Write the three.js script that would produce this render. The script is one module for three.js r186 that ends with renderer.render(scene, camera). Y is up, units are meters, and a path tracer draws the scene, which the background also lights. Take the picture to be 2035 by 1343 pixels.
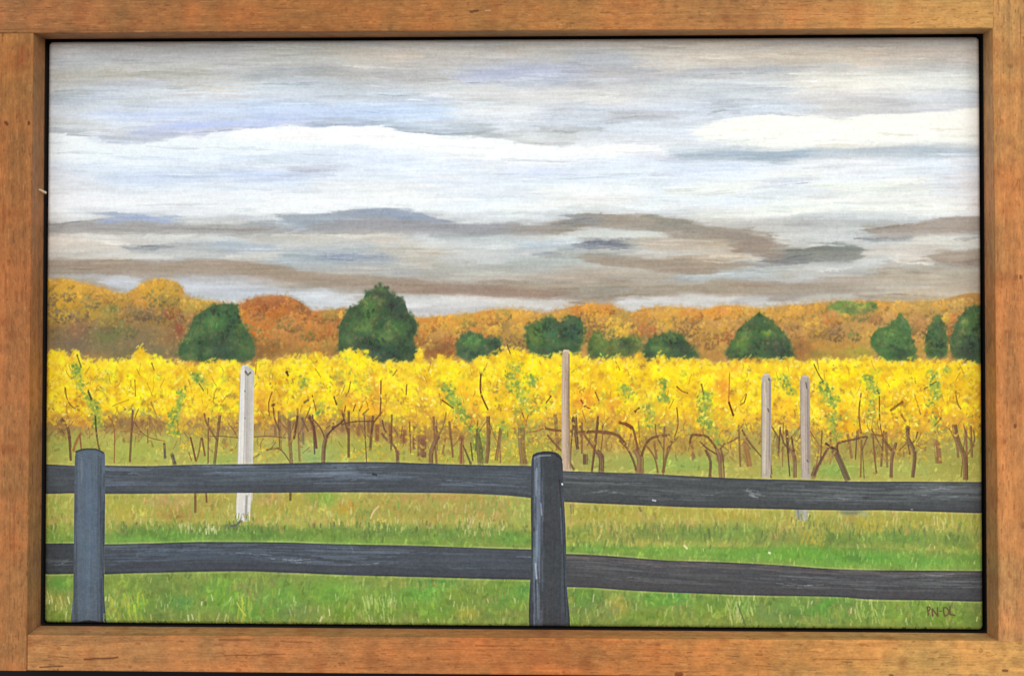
import * as THREE from 'three';
import { RoundedBoxGeometry } from 'three/addons/geometries/RoundedBoxGeometry.js';
import { mergeGeometries } from 'three/addons/utils/BufferGeometryUtils.js';
import { RectAreaLightUniformsLib } from 'three/addons/lights/RectAreaLightUniformsLib.js';

// ------------------------------------------------------------------ camera, light, exposure
const scene = new THREE.Scene();
const HANG = 1.5;                                        // height of the picture's centre on the wall
const camera = new THREE.PerspectiveCamera(30.84, 2035 / 1343, 0.05, 60);
camera.position.set(0.0639, HANG + 0.03776, 1.19958);
camera.up.set(0.0002, 0.99983, 0.0182);
camera.lookAt(0.0639 - 0.027593, HANG + 0.03776 + 0.018198, 1.19958 - 0.999454);
camera.setViewOffset(2035, 1343, -53.1, 131.6, 2035, 1343);
const renderer = new THREE.WebGLRenderer({ antialias: true });
renderer.toneMapping = THREE.LinearToneMapping;
renderer.toneMappingExposure = 1.0;
renderer.shadowMap.enabled = true;
RectAreaLightUniformsLib.init();
scene.background = new THREE.Color(0.5, 0.5, 0.51);    // the dim pale room in front of the picture
function softLight(x, y, z, w, h, power, color) {
  const l = new THREE.RectAreaLight(color, power, w, h);
  l.position.set(x, HANG + y, z); l.lookAt(0, HANG, 0); scene.add(l);
}
softLight(1.2, 1.5, 3.0, 2.4, 1.8, 5.75, new THREE.Color(1, 0.985, 0.955));    // large soft area light, unseen, up and to the right
softLight(-1.7, 0.9, 3.0, 1.8, 1.6, 2.9, new THREE.Color(0.97, 0.985, 1));   // paler unseen fill light from the left

// ------------------------------------------------------------------ helpers
function rngOf(seed) { let a = seed >>> 0; return () => { a = (a + 0x6d2b79f5) | 0; let t = Math.imul(a ^ (a >>> 15), 1 | a); t = (t + Math.imul(t ^ (t >>> 7), 61 | t)) ^ t; return ((t ^ (t >>> 14)) >>> 0) / 4294967296; }; }
let R = rngOf(7);
const rnd = (a, b) => a + (b - a) * R();
const gauss = () => (R() + R() + R() + R() - 2) * 1.0;
const clamp = (v, a, b) => (v < a ? a : v > b ? b : v);
const hx = (s) => [parseInt(s.slice(0, 2), 16), parseInt(s.slice(2, 4), 16), parseInt(s.slice(4, 6), 16)];
const rgb = (c, a = 1) => 'rgba(' + clamp(c[0] | 0, 0, 255) + ',' + clamp(c[1] | 0, 0, 255) + ',' + clamp(c[2] | 0, 0, 255) + ',' + a + ')';
const lerp = (a, b, t) => a + (b - a) * t;
const mixc = (a, b, t) => [lerp(a[0], b[0], t), lerp(a[1], b[1], t), lerp(a[2], b[2], t)];
function hash(x, y, s) { let h = Math.imul(x, 374761393) ^ Math.imul(y, 668265263) ^ Math.imul(s, 2246822519); h = Math.imul(h ^ (h >>> 13), 1274126177); return ((h ^ (h >>> 16)) >>> 0) / 4294967296; }
function vnoise(x, y, s) {
  const xi = Math.floor(x), yi = Math.floor(y); let fx = x - xi, fy = y - yi; fx = fx * fx * (3 - 2 * fx); fy = fy * fy * (3 - 2 * fy);
  return lerp(lerp(hash(xi, yi, s), hash(xi + 1, yi, s), fx), lerp(hash(xi, yi + 1, s), hash(xi + 1, yi + 1, s), fx), fy);
}
function makeCanvas(w, h) { const c = document.createElement('canvas'); c.width = w; c.height = h; return c; }
function canvasTexture(c, color) { const t = new THREE.CanvasTexture(c); if (color) t.colorSpace = THREE.SRGBColorSpace; t.anisotropy = 8; return t; }

// ------------------------------------------------------------------ the painting: print on the canvas
const TW = 2048, TH = 1284;
const paint = makeCanvas(TW, TH), g = paint.getContext('2d');
const under = makeCanvas(TW / 2, TH / 2), u = under.getContext('2d');
const relief = makeCanvas(TW, TH), hg = relief.getContext('2d');
hg.fillStyle = 'rgb(128,128,128)'; hg.fillRect(0, 0, TW, TH);
// the sketch was laid out on a slightly skewed sheet: sheet coordinates -> canvas pixels
function P(x, y) {
  const w = 1 + 1.1523980632752445e-5 * x + 7.600950787387952e-6 * y;
  return [(1.1304011212 * x + 0.00861818 * y - 107.574837) / w, (0.0061165065 * x + 1.1215675808 * y - 92.260454) / w];
}
const SC = 1.108;
function pathOf(pts) {                                    // flat list of sheet coordinates -> smooth list of canvas points
  const q = []; for (let i = 0; i < pts.length; i += 2) q.push(P(pts[i], pts[i + 1]));
  if (q.length === 2) { const [a, b] = q, n = Math.max(1, Math.ceil(Math.hypot(b[0] - a[0], b[1] - a[1]) / 16)), o = []; for (let i = 0; i <= n; i++) o.push([lerp(a[0], b[0], i / n), lerp(a[1], b[1], i / n)]); return o; }
  const out = [];
  for (let i = 0; i < q.length - 1; i++) {
    const p0 = q[Math.max(0, i - 1)], p1 = q[i], p2 = q[i + 1], p3 = q[Math.min(q.length - 1, i + 2)];
    const n = Math.max(1, Math.ceil(Math.hypot(p2[0] - p1[0], p2[1] - p1[1]) / 12));
    for (let k = 0; k < n; k++) {
      const t = k / n, t2 = t * t, t3 = t2 * t;
      out.push([0, 1].map((c) => 0.5 * (2 * p1[c] + (p2[c] - p0[c]) * t + (2 * p0[c] - 5 * p1[c] + 4 * p2[c] - p3[c]) * t2 + (3 * p1[c] - p0[c] - 3 * p2[c] + p3[c]) * t3)));
    }
  }
  out.push(q[q.length - 1]);
  return out;
}
// one brush stroke: a row of bristles, each with its own tone, start, end and skips
function brush(pts, w, col, o = {}) {
  if (typeof col === 'string') col = hx(col);
  const { a = 0.8, dry = 0.1, jit = 7, bw = 2.2, wob = 0.6, taper = 0.15 } = o;
  const path = pathOf(pts), n = path.length, W = w * SC, nb = Math.max(1, Math.round(W / (bw * 0.8)));
  const nx = [], ny = [];
  for (let i = 0; i < n; i++) { const p = path[Math.max(0, i - 1)], q = path[Math.min(n - 1, i + 1)], l = Math.hypot(q[0] - p[0], q[1] - p[1]) || 1; nx.push(-(q[1] - p[1]) / l); ny.push((q[0] - p[0]) / l); }
  g.lineCap = hg.lineCap = 'round'; g.lineJoin = 'round';
  for (let b = 0; b < nb; b++) {
    const t = nb === 1 ? 0 : ((b + 0.5) / nb) * 2 - 1, off = (t * (W - bw)) / 2 + gauss() * wob;
    const cut = taper * t * t * rnd(0.4, 1.2), s0 = clamp(cut + R() * taper * 0.5, 0, 0.45), s1 = 1 - clamp(cut + R() * taper * 0.5, 0, 0.45);
    const j = gauss() * jit, cc = [col[0] + j + gauss() * 2, col[1] + j + gauss() * 2, col[2] + j * 0.9 + gauss() * 2.5];
    const style = rgb(cc, clamp(a * rnd(0.7, 1.15), 0, 1)), lw = bw * rnd(0.75, 1.35), tone = 128 + Math.round(gauss() * 55);
    const i0 = Math.floor(s0 * (n - 1)), i1 = Math.ceil(s1 * (n - 1));
    g.strokeStyle = style; g.lineWidth = lw; hg.strokeStyle = 'rgba(' + tone + ',' + tone + ',' + tone + ',' + 0.45 + ')'; hg.lineWidth = lw;
    let on = false; const ph = R() * 9, fr = rnd(0.05, 0.2);
    for (const c of [g, hg]) {
      c.beginPath(); on = false;
      for (let i = i0; i <= i1; i++) {
        if (dry > 0 && vnoise(i * fr + ph, b * 0.5, 11) < dry) { on = false; continue; }
        const x = path[i][0] + nx[i] * off, y = path[i][1] + ny[i] * off;
        if (on) c.lineTo(x, y); else c.moveTo(x, y);
        on = true;
      }
      c.stroke();
    }
  }
}
// dry, broken colour dragged along a path: many short touches instead of one clean line
function scumble(pts, w, col, o = {}) {
  if (typeof col === 'string') col = hx(col);
  const f = []; for (let i = 0; i < pts.length - 2; i += 2) { const n = Math.max(2, Math.ceil(Math.hypot(pts[i + 2] - pts[i], pts[i + 3] - pts[i + 1]) / 8)); for (let k = 0; k < n; k++) f.push([lerp(pts[i], pts[i + 2], k / n), lerp(pts[i + 1], pts[i + 3], k / n)]); }
  f.push([pts[pts.length - 2], pts[pts.length - 1]]);
  const n = Math.round((f.length * (w + 3) / 6) * (o.density ?? 1));
  for (let i = 0; i < n; i++) {
    const t = clamp(0.5 + gauss() * 0.36, 0, 1), j = Math.round(t * (f.length - 1)), a = f[Math.max(0, j - 1)], b = f[Math.min(f.length - 1, j + 1)], l = Math.hypot(b[0] - a[0], b[1] - a[1]) || 1, L = rnd(o.l0 ?? 7, o.l1 ?? 30), edge = 1 - Math.abs(t - .5) * 1.1;
    const dx = ((b[0] - a[0]) / l) * L / 2, dy = ((b[1] - a[1]) / l) * L / 2, x = f[j][0], y = f[j][1] + gauss() * w * 0.42 * edge;
    brush([x - dx, y - dy, x, y + gauss() * .5, x + dx, y + dy], rnd(1, Math.max(1.6, w * .4)), col, { a: (o.a ?? .5) * rnd(.5, 1), jit: 9, dry: .3, bw: 1.6, taper: .35 });
  }
}
function poly(c, pts, half) { c.beginPath(); const q = pathOf(pts.concat(pts.slice(0, 2))); q.forEach(([x, y], i) => (i ? c.lineTo(x * half, y * half) : c.moveTo(x * half, y * half))); c.closePath(); }
function band(pts, w, col, blur = 3, a = 0.85) {          // soft strip of underpaint
  u.filter = blur ? 'blur(' + blur * 0.55 + 'px)' : 'none'; u.strokeStyle = rgb(hx(col), a); u.lineWidth = w * SC * 0.5; u.lineCap = 'round'; u.lineJoin = 'round'; u.beginPath();
  pathOf(pts).forEach(([x, y], i) => (i ? u.lineTo(x / 2, y / 2) : u.moveTo(x / 2, y / 2))); u.stroke(); u.filter = 'none';
}
function blob(x, y, rx, ry, col, a = 0.8, soft = 0.5, c = u, half = 0.5) {
  const [px, py] = P(x, y); c.save(); c.translate(px * half, py * half); c.scale(rx * SC * half, ry * SC * half);
  const gr = c.createRadialGradient(0, 0, 0, 0, 0, 1), k = typeof col === 'string' ? hx(col) : col; gr.addColorStop(0, rgb(k, a)); gr.addColorStop(1 - soft, rgb(k, a * 0.9)); gr.addColorStop(1, rgb(k, 0));
  c.fillStyle = gr; c.beginPath(); c.arc(0, 0, 1, 0, 7); c.fill(); c.restore();
}
function edgeFill(edge, depth, col, a = 1, blur = 1) {     // colour that starts at a crisp edge and dies away below (or above) it
  const pts = pathOf(edge), ys = pts.map((p) => p[1]), y0 = depth > 0 ? Math.min(...ys) : Math.max(...ys), y1 = (depth > 0 ? Math.max(...ys) : Math.min(...ys)) + depth * SC;
  const gr = u.createLinearGradient(0, y0 / 2, 0, y1 / 2), k = hx(col); gr.addColorStop(0, rgb(k, a)); gr.addColorStop(0.45, rgb(k, a * 0.85)); gr.addColorStop(1, rgb(k, 0));
  u.filter = blur ? 'blur(' + blur * 0.55 + 'px)' : 'none'; u.fillStyle = gr; u.beginPath();
  pts.forEach(([x, y], i) => (i ? u.lineTo(x / 2, y / 2) : u.moveTo(x / 2, y / 2)));
  const xa = pts[0][0], xb = pts[pts.length - 1][0], ta = xa < 12 ? 0 : 1, tb = xb > TW - 20 ? 0 : 1;   // thins out to nothing where it ends on the cloth
  for (const [x, y] of pts.slice().reverse()) { const q = (x - xa) / (xb - xa), k = Math.min(ta ? Math.sqrt(clamp(q / .3, 0, 1)) : 1, tb ? Math.sqrt(clamp((1 - q) / .3, 0, 1)) : 1); u.lineTo(x / 2, (y + depth * k * SC) / 2); }
  u.closePath(); u.fill(); u.filter = 'none';
}
let field = null;
const grab = () => { field = u.getImageData(0, 0, TW / 2, TH / 2).data; };
function look(x, y) { const [a, b] = P(x, y), i = (clamp(b >> 1, 0, TH / 2 - 1) * (TW / 2) + clamp(a >> 1, 0, TW / 2 - 1)) * 4; return [field[i], field[i + 1], field[i + 2]]; }
const far3 = (a, b) => Math.abs(a[0] - b[0]) + Math.abs(a[1] - b[1]) + Math.abs(a[2] - b[2]);

const soft = makeCanvas(TW, TH), sf = soft.getContext('2d');
function smear(shape, blur, a) { sf.filter = 'blur(' + blur + 'px)'; sf.drawImage(paint, 0, 0); sf.filter = 'none'; g.save(); poly(g, shape, 1); g.clip(); g.globalAlpha = a; g.drawImage(soft, 0, 0); g.globalAlpha = 1; g.restore(); }   // wet paint worked together
// --- sky underpaint -------------------------------------------------------------------
{
  const gr = u.createLinearGradient(0, P(1000, 78)[1] / 2, 0, P(1000, 640)[1] / 2);
  [[0, 'c8c4be'], [0.1, 'c4c3c3'], [0.18, 'cfd2d8'], [0.26, 'd4d9e4'], [0.36, 'e9eef7'], [0.5, 'e6ecf6'], [0.6, 'edf0f3'], [0.66, 'bfbdbb'], [0.72, 'd0cdc8'], [0.8, 'bdbbb7'], [0.87, 'a89e94'], [0.95, 'cfcfd0'], [1, 'c9c8cb']].forEach(([t, c]) => gr.addColorStop(t, '#' + c));
  u.fillStyle = gr; u.fillRect(0, 0, TW, TH);
}
const SKY = [
  // upper left
  [[95, 105, 300, 100, 560, 108], 50, 'c1c0c1', 16, .9], [[120, 150, 260, 146, 400, 142], 26, 'b1b0aa', 12, .8], [[200, 147, 300, 149, 390, 146], 10, 'adae a2'.replace(' ', ''), 5, .7],
  [[95, 165, 140, 170, 190, 160], 50, 'b6babc', 16, .8], [[215, 170, 270, 166, 330, 168], 20, 'c6cad8', 8, .8], [[360, 172, 430, 174, 520, 170], 18, 'd8d6cf', 8, .8], [[395, 177, 430, 179, 480, 178], 5, 'e8e2d6', 3, .8],
  [[95, 190, 120, 189, 142, 191], 10, 'a2aaae', 5, .7], [[120, 203, 180, 198, 230, 190], 22, 'c0c6d2', 8, .7], [[225, 207, 270, 207, 305, 206], 12, 'b7beba', 6, .7], [[300, 190, 380, 196, 470, 195], 16, 'dcdde2', 8, .8], [[385, 195, 430, 195, 470, 193], 3, 'b5a9ac', 2, .6],
  [[97, 220, 140, 217, 190, 222], 18, 'd7dde4', 8, .85], [[97, 244, 140, 241, 190, 248], 16, 'c4caca', 7, .8], [[200, 228, 350, 224, 520, 220], 28, 'd0ddf4', 9, .85], [[170, 240, 210, 239, 250, 238], 7, 'dfe8f2', 4, .8],
  [[97, 266, 150, 267, 250, 272, 330, 264], 18, 'b3bbca', 6, .85], [[97, 262, 130, 263, 165, 267], 12, 'afb6ba', 5, .8], [[260, 258, 380, 252, 480, 246, 560, 243], 14, 'bdcdf4', 6, .9], [[330, 266, 420, 262, 500, 253], 6, 'b8c3e0', 3, .8],
  // upper middle
  [[500, 100, 620, 98, 700, 104], 30, 'c7c4ba', 12, .8], [[660, 105, 740, 103, 800, 106], 26, 'd0c7bb', 12, .8], [[735, 100, 765, 108, 790, 116], 16, 'dfd5ca', 6, .85], [[790, 95, 900, 92, 1010, 96], 22, 'd2cac0', 9, .8], [[830, 115, 920, 118, 1010, 122], 20, 'c4c2c1', 9, .7],
  [[500, 148, 580, 145, 700, 150], 28, 'b1b1b1', 10, .85], [[545, 141, 640, 136, 760, 145, 860, 150], 8, 'a6a6aa', 4, .7], [[690, 152, 800, 150, 930, 152], 18, 'bdbdc0', 8, .8], [[920, 148, 1000, 145, 1140, 148], 32, 'b9bed3', 10, .85], [[890, 164, 950, 165, 1015, 163], 4, 'a4aec0', 2, .8],
  [[500, 172, 620, 170, 800, 176], 20, 'ccd3dd', 9, .8], [[850, 182, 940, 180, 1030, 182], 22, 'dadcdf', 9, .8], [[735, 188, 790, 191, 845, 190], 6, 'aebac0', 4, .8], [[500, 190, 560, 192, 700, 190], 14, 'd2d6de', 7, .7],
  [[500, 222, 640, 218, 760, 222, 900, 224], 34, 'cddcf3', 10, .85], [[500, 237, 580, 238, 645, 244], 14, 'c3cff2', 6, .85], [[920, 222, 980, 215, 1040, 224], 30, 'e6e7e9', 10, .85], [[640, 243, 700, 241, 745, 243], 10, 'b4bccb', 5, .8], [[600, 249, 680, 247, 740, 245], 5, 'a9b3c6', 3, .7],
  [[750, 250, 840, 252, 960, 248], 18, 'bcc4d0', 7, .8], [[790, 258, 860, 265, 960, 264], 13, 'a8afb9', 5, .85], [[900, 268, 960, 270, 1040, 275], 8, 'c2c6c8', 4, .8], [[905, 250, 935, 252, 960, 258], 12, 'b0b6b8', 6, .7],
  // upper right
  [[1010, 92, 1150, 90, 1300, 96], 24, 'd8cfc4', 10, .85], [[1290, 112, 1380, 108, 1470, 118], 42, 'dad2c7', 14, .85], [[1000, 140, 1080, 142, 1150, 145], 26, 'bcc0d2', 8, .85], [[1140, 135, 1200, 128, 1260, 140], 44, 'b9bcc4', 12, .8], [[1255, 152, 1290, 150, 1340, 148], 20, 'bfc2ca', 7, .7],
  [[1100, 160, 1200, 162, 1280, 160, 1360, 152, 1440, 144, 1530, 145, 1600, 150], 10, 'b0b5c0', 4, .85], [[1300, 145, 1340, 140, 1380, 138], 6, 'e0d8cc', 3, .6], [[1280, 178, 1400, 172, 1530, 178], 32, 'd0d6dc', 12, .85], [[1000, 170, 1120, 170, 1240, 172], 10, 'c4cad4', 5, .8],
  [[1040, 195, 1130, 193, 1240, 198], 30, 'e5e7ea', 10, .85], [[1190, 193, 1210, 192, 1225, 191], 4, 'f4f5f5', 2, .8], [[1070, 218, 1080, 219, 1100, 222], 6, 'bfc1c2', 4, .6], [[1200, 236, 1260, 230, 1335, 226], 14, 'bdbdc0', 6, .8], [[1395, 225, 1425, 217, 1470, 222], 18, 'b4b9c0', 7, .8], [[1290, 214, 1360, 216, 1410, 214], 14, 'd4dcea', 7, .8],
  [[1080, 258, 1130, 260, 1185, 258], 14, 'b6b7b8', 6, .85], [[1000, 258, 1030, 258, 1060, 260], 8, 'c3c5c6', 4, .7], [[1000, 272, 1070, 276, 1150, 272], 12, 'd8dadb', 5, .8], [[1030, 281, 1080, 284, 1140, 281], 4, 'b9bdbd', 2, .8], [[1200, 262, 1300, 258, 1370, 250], 16, 'e1e4e8', 8, .7],
  [[1500, 80, 1700, 78, 1950, 78], 10, 'bcb8b4', 6, .8], [[1500, 110, 1600, 108, 1720, 112], 30, 'd7cdbf', 10, .85], [[1690, 108, 1800, 102, 1950, 104], 36, 'c9bfb6', 12, .85], [[1700, 127, 1740, 128, 1780, 125], 8, 'dbc8bc', 5, .7], [[1850, 118, 1900, 118, 1950, 118], 14, 'bcb8b4', 6, .7],  // greys at the top right include the soft shade of the frame
  [[1515, 140, 1550, 139, 1590, 144], 10, 'bfc3c9', 5, .8], [[1620, 141, 1640, 140, 1665, 139], 6, 'b7ccd8', 3, .8], [[1580, 165, 1750, 160, 1945, 158], 34, 'eeeee6', 10, .9], [[1575, 158, 1600, 160, 1640, 160], 8, 'f3f3ef', 3, .8], [[1515, 168, 1560, 170, 1600, 172], 14, 'd6dadb', 6, .7],
  [[1560, 205, 1700, 206, 1945, 198], 32, 'd6d7db', 10, .85], [[1640, 212, 1720, 212, 1800, 212], 20, 'cbcccd', 8, .8], [[1480, 215, 1540, 216, 1630, 218], 20, 'cdd8e6', 8, .8], [[1480, 232, 1540, 233, 1590, 232], 5, 'b9c2cf', 2, .8],
  [[1900, 195, 1920, 196, 1945, 195], 14, 'cbd3dc', 6, .7],
];
const SKY2 = [
  // beneath the white bank
  [[120, 330, 250, 326, 420, 318], 30, 'e6f0fc', 12, .8], [[200, 350, 340, 345, 520, 348, 620, 352], 22, 'd3e0f5', 9, .8], [[360, 345, 400, 344, 440, 346], 6, 'bcc9de', 4, .6], [[290, 365, 310, 364, 330, 364], 4, 'b8c4d4', 2, .6], [[97, 340, 115, 335, 140, 342], 40, 'e7e8f0', 12, .7],
  [[440, 312, 560, 304, 700, 308, 860, 315], 22, 'dde8fa', 9, .85], [[545, 338, 600, 334, 680, 332], 10, 'c3c5d4', 5, .8], [[575, 342, 600, 341, 650, 342], 5, 'b4b2c0', 3, .7], [[470, 345, 520, 358, 600, 362], 10, 'cbd6ee', 5, .6], [[560, 360, 600, 355, 620, 350], 4, 'bcc0cc', 3, .5],
  [[690, 325, 800, 322, 960, 330], 16, 'dee6f6', 8, .8], [[620, 378, 720, 372, 860, 378], 24, 'f1f2f2', 9, .8], [[880, 352, 960, 350, 1040, 346], 20, 'e2e9f4', 8, .7], [[900, 380, 960, 376, 1040, 382], 16, 'eceef2', 8, .7], [[97, 395, 250, 398, 440, 392], 24, 'f2f5fa', 10, .8], [[150, 418, 300, 416, 430, 420], 12, 'e4e9f2', 6, .8],
  [[520, 400, 680, 398, 860, 402], 20, 'f8fbfc', 8, .9], [[1000, 335, 1080, 338, 1150, 342], 24, 'dbe5f7', 8, .85], [[1140, 322, 1240, 322, 1330, 326], 22, 'e1e7f2', 8, .8], [[1280, 310, 1330, 312, 1390, 308], 8, 'c8cedd', 4, .7], [[1300, 318, 1400, 318, 1480, 326], 10, 'd8dff0', 5, .7],
  [[1330, 340, 1420, 338, 1500, 334], 16, 'dfe6f4', 7, .8], [[1080, 385, 1180, 380, 1270, 384], 32, 'f7f8f6', 10, .85], [[1270, 402, 1300, 398, 1340, 394], 12, 'd9dee2', 6, .75], [[1280, 358, 1320, 362, 1360, 366], 10, 'dde1e6', 5, .6], [[1330, 380, 1420, 372, 1510, 366], 24, 'f9faf3', 8, .85], [[1450, 395, 1500, 392, 1560, 388], 8, 'dbe0e0', 4, .6],
  [[1000, 412, 1100, 408, 1230, 412], 12, 'eff1ef', 6, .8], [[1100, 422, 1180, 416, 1240, 416], 4, 'cfd2cf', 3, .6], [[1400, 428, 1500, 420, 1620, 418], 16, 'f4f5ec', 7, .85], [[1330, 330, 1380, 327, 1400, 324], 6, 'cfd8e4', 4, .5],
  [[1330, 306, 1420, 304, 1500, 305, 1560, 307, 1630, 302], 20, 'b7c4d1', 6, .9], [[1470, 310, 1540, 312, 1610, 306], 14, 'acbcc8', 5, .85], [[1620, 300, 1740, 296, 1850, 297, 1945, 298], 16, 'c4ccd1', 6, .85], [[1880, 302, 1920, 304, 1945, 300], 12, 'b6bfc5', 5, .8], [[1780, 308, 1830, 310, 1880, 310], 6, 'c3c9cd', 4, .7],
  [[1515, 340, 1700, 334, 1900, 336], 24, 'e6ecf6', 9, .85], [[1515, 350, 1570, 347, 1640, 346], 14, 'f7f7f2', 6, .85], [[1500, 370, 1560, 364, 1630, 360], 12, 'd3d7de', 5, .85], [[1530, 378, 1560, 380, 1600, 376], 6, 'c9d0d4', 4, .6], [[1650, 372, 1740, 368, 1850, 366], 26, 'f2f4ea', 9, .85], [[1745, 380, 1770, 377, 1800, 371, 1830, 367], 6, 'd2d5cf', 3, .7], [[1690, 403, 1730, 402, 1760, 404], 4, 'd3d6cf', 2, .6],
  [[1790, 395, 1820, 398, 1840, 400], 5, 'd6d8d4', 3, .6], [[1540, 412, 1640, 410, 1900, 412], 20, 'f3f5ed', 8, .85], [[1540, 412, 1570, 411, 1600, 412], 6, 'd6dcda', 3, .6], [[1925, 310, 1935, 360, 1938, 420], 26, 'e6dedb', 10, .7], [[1930, 220, 1935, 260, 1935, 300], 16, 'eae2d8', 9, .6],  // pinkish strips down the right edge paint in soft shade of the frame
  // lower grey bank, left
  [[110, 470, 200, 472, 340, 474, 480, 474], 16, 'd5d7d6', 6, .85], [[97, 478, 140, 480, 210, 492, 300, 500], 40, 'dfd8d0', 9, .9], [[190, 478, 215, 484, 250, 486], 5, 'f3efe6', 2, .9], [[205, 477, 235, 479, 260, 484], 4, 'eeebe4', 2, .7],
  [[97, 452, 180, 450, 300, 453, 420, 455, 560, 456], 20, 'a7a5a2', 5, .9], [[190, 460, 240, 461, 330, 461], 7, '9d9b98', 4, .8], [[430, 456, 500, 456, 560, 455], 6, '99928f', 3, .8], [[97, 446, 140, 443, 190, 440], 6, '97979a', 3, .8], [[190, 437, 230, 431, 270, 430, 310, 433, 345, 438], 9, 'a6b3cb', 3, .95], [[210, 441, 280, 440, 350, 444], 7, 'b5bac6', 4, .8],
  [[440, 436, 490, 430, 540, 436], 8, 'bcc6d0', 4, .8], [[250, 490, 340, 489, 420, 487, 520, 488], 12, 'b0b4b9', 4, .85], [[250, 491, 300, 489, 345, 488], 3, '85898d', 2, .85], [[440, 488, 480, 489, 530, 494], 14, 'a7b2c2', 5, .85], [[350, 504, 430, 503, 520, 503], 10, 'cdc9c6', 5, .8], [[440, 512, 480, 511, 520, 510], 6, 'ded8cc', 3, .8],
  [[97, 512, 150, 512, 250, 515, 330, 514], 6, 'cfc6ba', 4, .8],
  [[97, 524, 200, 528, 330, 530, 440, 528, 540, 540, 660, 558, 780, 566, 900, 578, 1010, 580], 24, 'a7988a', 3, .95], [[230, 530, 330, 536, 470, 534], 26, 'a89a8c', 5, .9], [[97, 514, 130, 514, 160, 518], 10, 'a89f96', 4, .8], [[97, 540, 125, 540, 160, 546], 18, 'aeb3b9', 6, .9],
  [[160, 533, 185, 534, 200, 535], 5, '98887a', 2, .8], [[150, 552, 280, 550, 400, 552, 520, 552], 12, 'aeaaab', 5, .85], [[210, 568, 250, 568, 290, 568], 22, 'cfd2db', 6, .9], [[360, 570, 440, 574, 540, 580, 640, 590], 26, 'cdd0d8', 6, .9], [[370, 556, 440, 560, 520, 562], 8, 'b2b0b4', 4, .7], [[390, 590, 450, 592, 500, 590], 12, 'd6d9df', 5, .8],
  // middle of the lower bank
  [[560, 440, 640, 436, 720, 432, 800, 434, 850, 440], 22, 'a4b3bf', 4, .9], [[690, 430, 760, 426, 810, 430], 12, '9aa5b9', 4, .9], [[545, 430, 580, 428, 620, 428], 7, '96a8b4', 3, .85], [[545, 438, 570, 438, 595, 438], 5, 'e2e8ee', 2, .85], [[500, 446, 540, 448, 600, 450], 14, 'a9afb9', 5, .8],
  [[600, 452, 700, 452, 800, 450, 900, 452, 1020, 452], 20, 'a3a2a4', 4, .92], [[850, 448, 930, 450, 1030, 450], 18, '98999f', 4, .9], [[800, 434, 850, 437, 890, 441], 7, '8f95a6', 3, .8], [[815, 434, 830, 435, 850, 435], 4, 'c4c5c8', 2, .7], [[900, 459, 960, 460, 1010, 458], 6, 'a19a90', 3, .8],
  [[560, 466, 660, 467, 790, 467], 6, 'e3d9ca', 3, .9], [[500, 474, 600, 476, 760, 478], 16, 'cdc7be', 6, .85], [[700, 478, 740, 477, 770, 477], 8, 'd3c2b6', 4, .7], [[820, 475, 920, 478, 1030, 478], 22, 'd2d5d3', 7, .85], [[880, 470, 950, 470, 1020, 466], 4, 'b3b6b6', 2, .7],
  [[565, 512, 640, 508, 740, 510, 790, 516], 40, 'aab3ba', 8, .9], [[610, 506, 680, 508, 760, 512], 14, '98a3b1', 5, .8], [[500, 520, 520, 515, 545, 518], 6, 'd9d3c8', 3, .8], [[780, 500, 830, 505, 880, 520], 34, 'bdb7ae', 10, .85], [[760, 522, 800, 525, 850, 528], 4, 'd8d4ca', 2, .7], [[880, 515, 960, 508, 1040, 512], 18, 'cdd0d1', 7, .85],
  [[860, 536, 940, 536, 1040, 540], 22, 'b9b8b0', 7, .85], [[900, 553, 980, 552, 1060, 556], 12, 'b5aca0', 5, .85], [[820, 552, 850, 556, 880, 562, 900, 572], 5, 'd3c9bd', 2, .85], [[760, 556, 820, 562, 880, 568], 12, 'a18b7c', 3, .85], [[890, 572, 960, 578, 1060, 582, 1100, 584], 16, '9c8779', 3, .9], [[560, 545, 640, 550, 700, 554], 10, 'a69484', 4, .8],
  [[560, 582, 640, 588, 690, 592], 12, 'e0e1e5', 5, .85], [[800, 596, 900, 596, 1040, 598], 22, 'd3d4d6', 6, .92], [[860, 596, 920, 594, 1000, 594], 6, 'ebebeb', 3, .8], [[830, 620, 920, 614, 990, 610], 12, 'bbb9be', 5, .85], [[640, 604, 660, 604, 680, 602], 14, 'cdd2da', 5, .8],
  // right of the lower bank
  [[1000, 452, 1060, 452, 1110, 450], 18, 'a39d97', 4, .9], [[1050, 455, 1080, 452, 1110, 448], 8, 'a8937f', 4, .6], [[1100, 458, 1150, 450, 1200, 440, 1290, 442, 1350, 452, 1420, 464, 1490, 472], 24, 'a39a8e', 3, .95], [[1120, 442, 1150, 436, 1190, 436], 12, '8d9094', 3, .85], [[1200, 434, 1250, 432, 1290, 434], 12, 'a39688', 3, .85], [[1290, 436, 1340, 442, 1390, 452], 12, '8f8d82', 3, .85], [[1290, 455, 1340, 458, 1400, 464], 12, 'a0988c', 4, .8],
  [[1010, 470, 1100, 474, 1200, 466, 1340, 468], 10, 'd2d7d3', 4, .9], [[1150, 470, 1240, 472, 1300, 474], 10, 'd6dad4', 4, .8], [[1020, 488, 1080, 486, 1150, 490], 18, 'b3bdc6', 5, .85], [[1030, 478, 1080, 476, 1130, 476], 4, 'd5e0ec', 2, .8], [[1135, 484, 1180, 482, 1245, 486], 14, '868a94', 4, .9], [[1190, 480, 1220, 482, 1250, 488], 8, '757a85', 3, .85], [[1245, 486, 1275, 487, 1305, 489], 9, '99988f', 4, .85],
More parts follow.
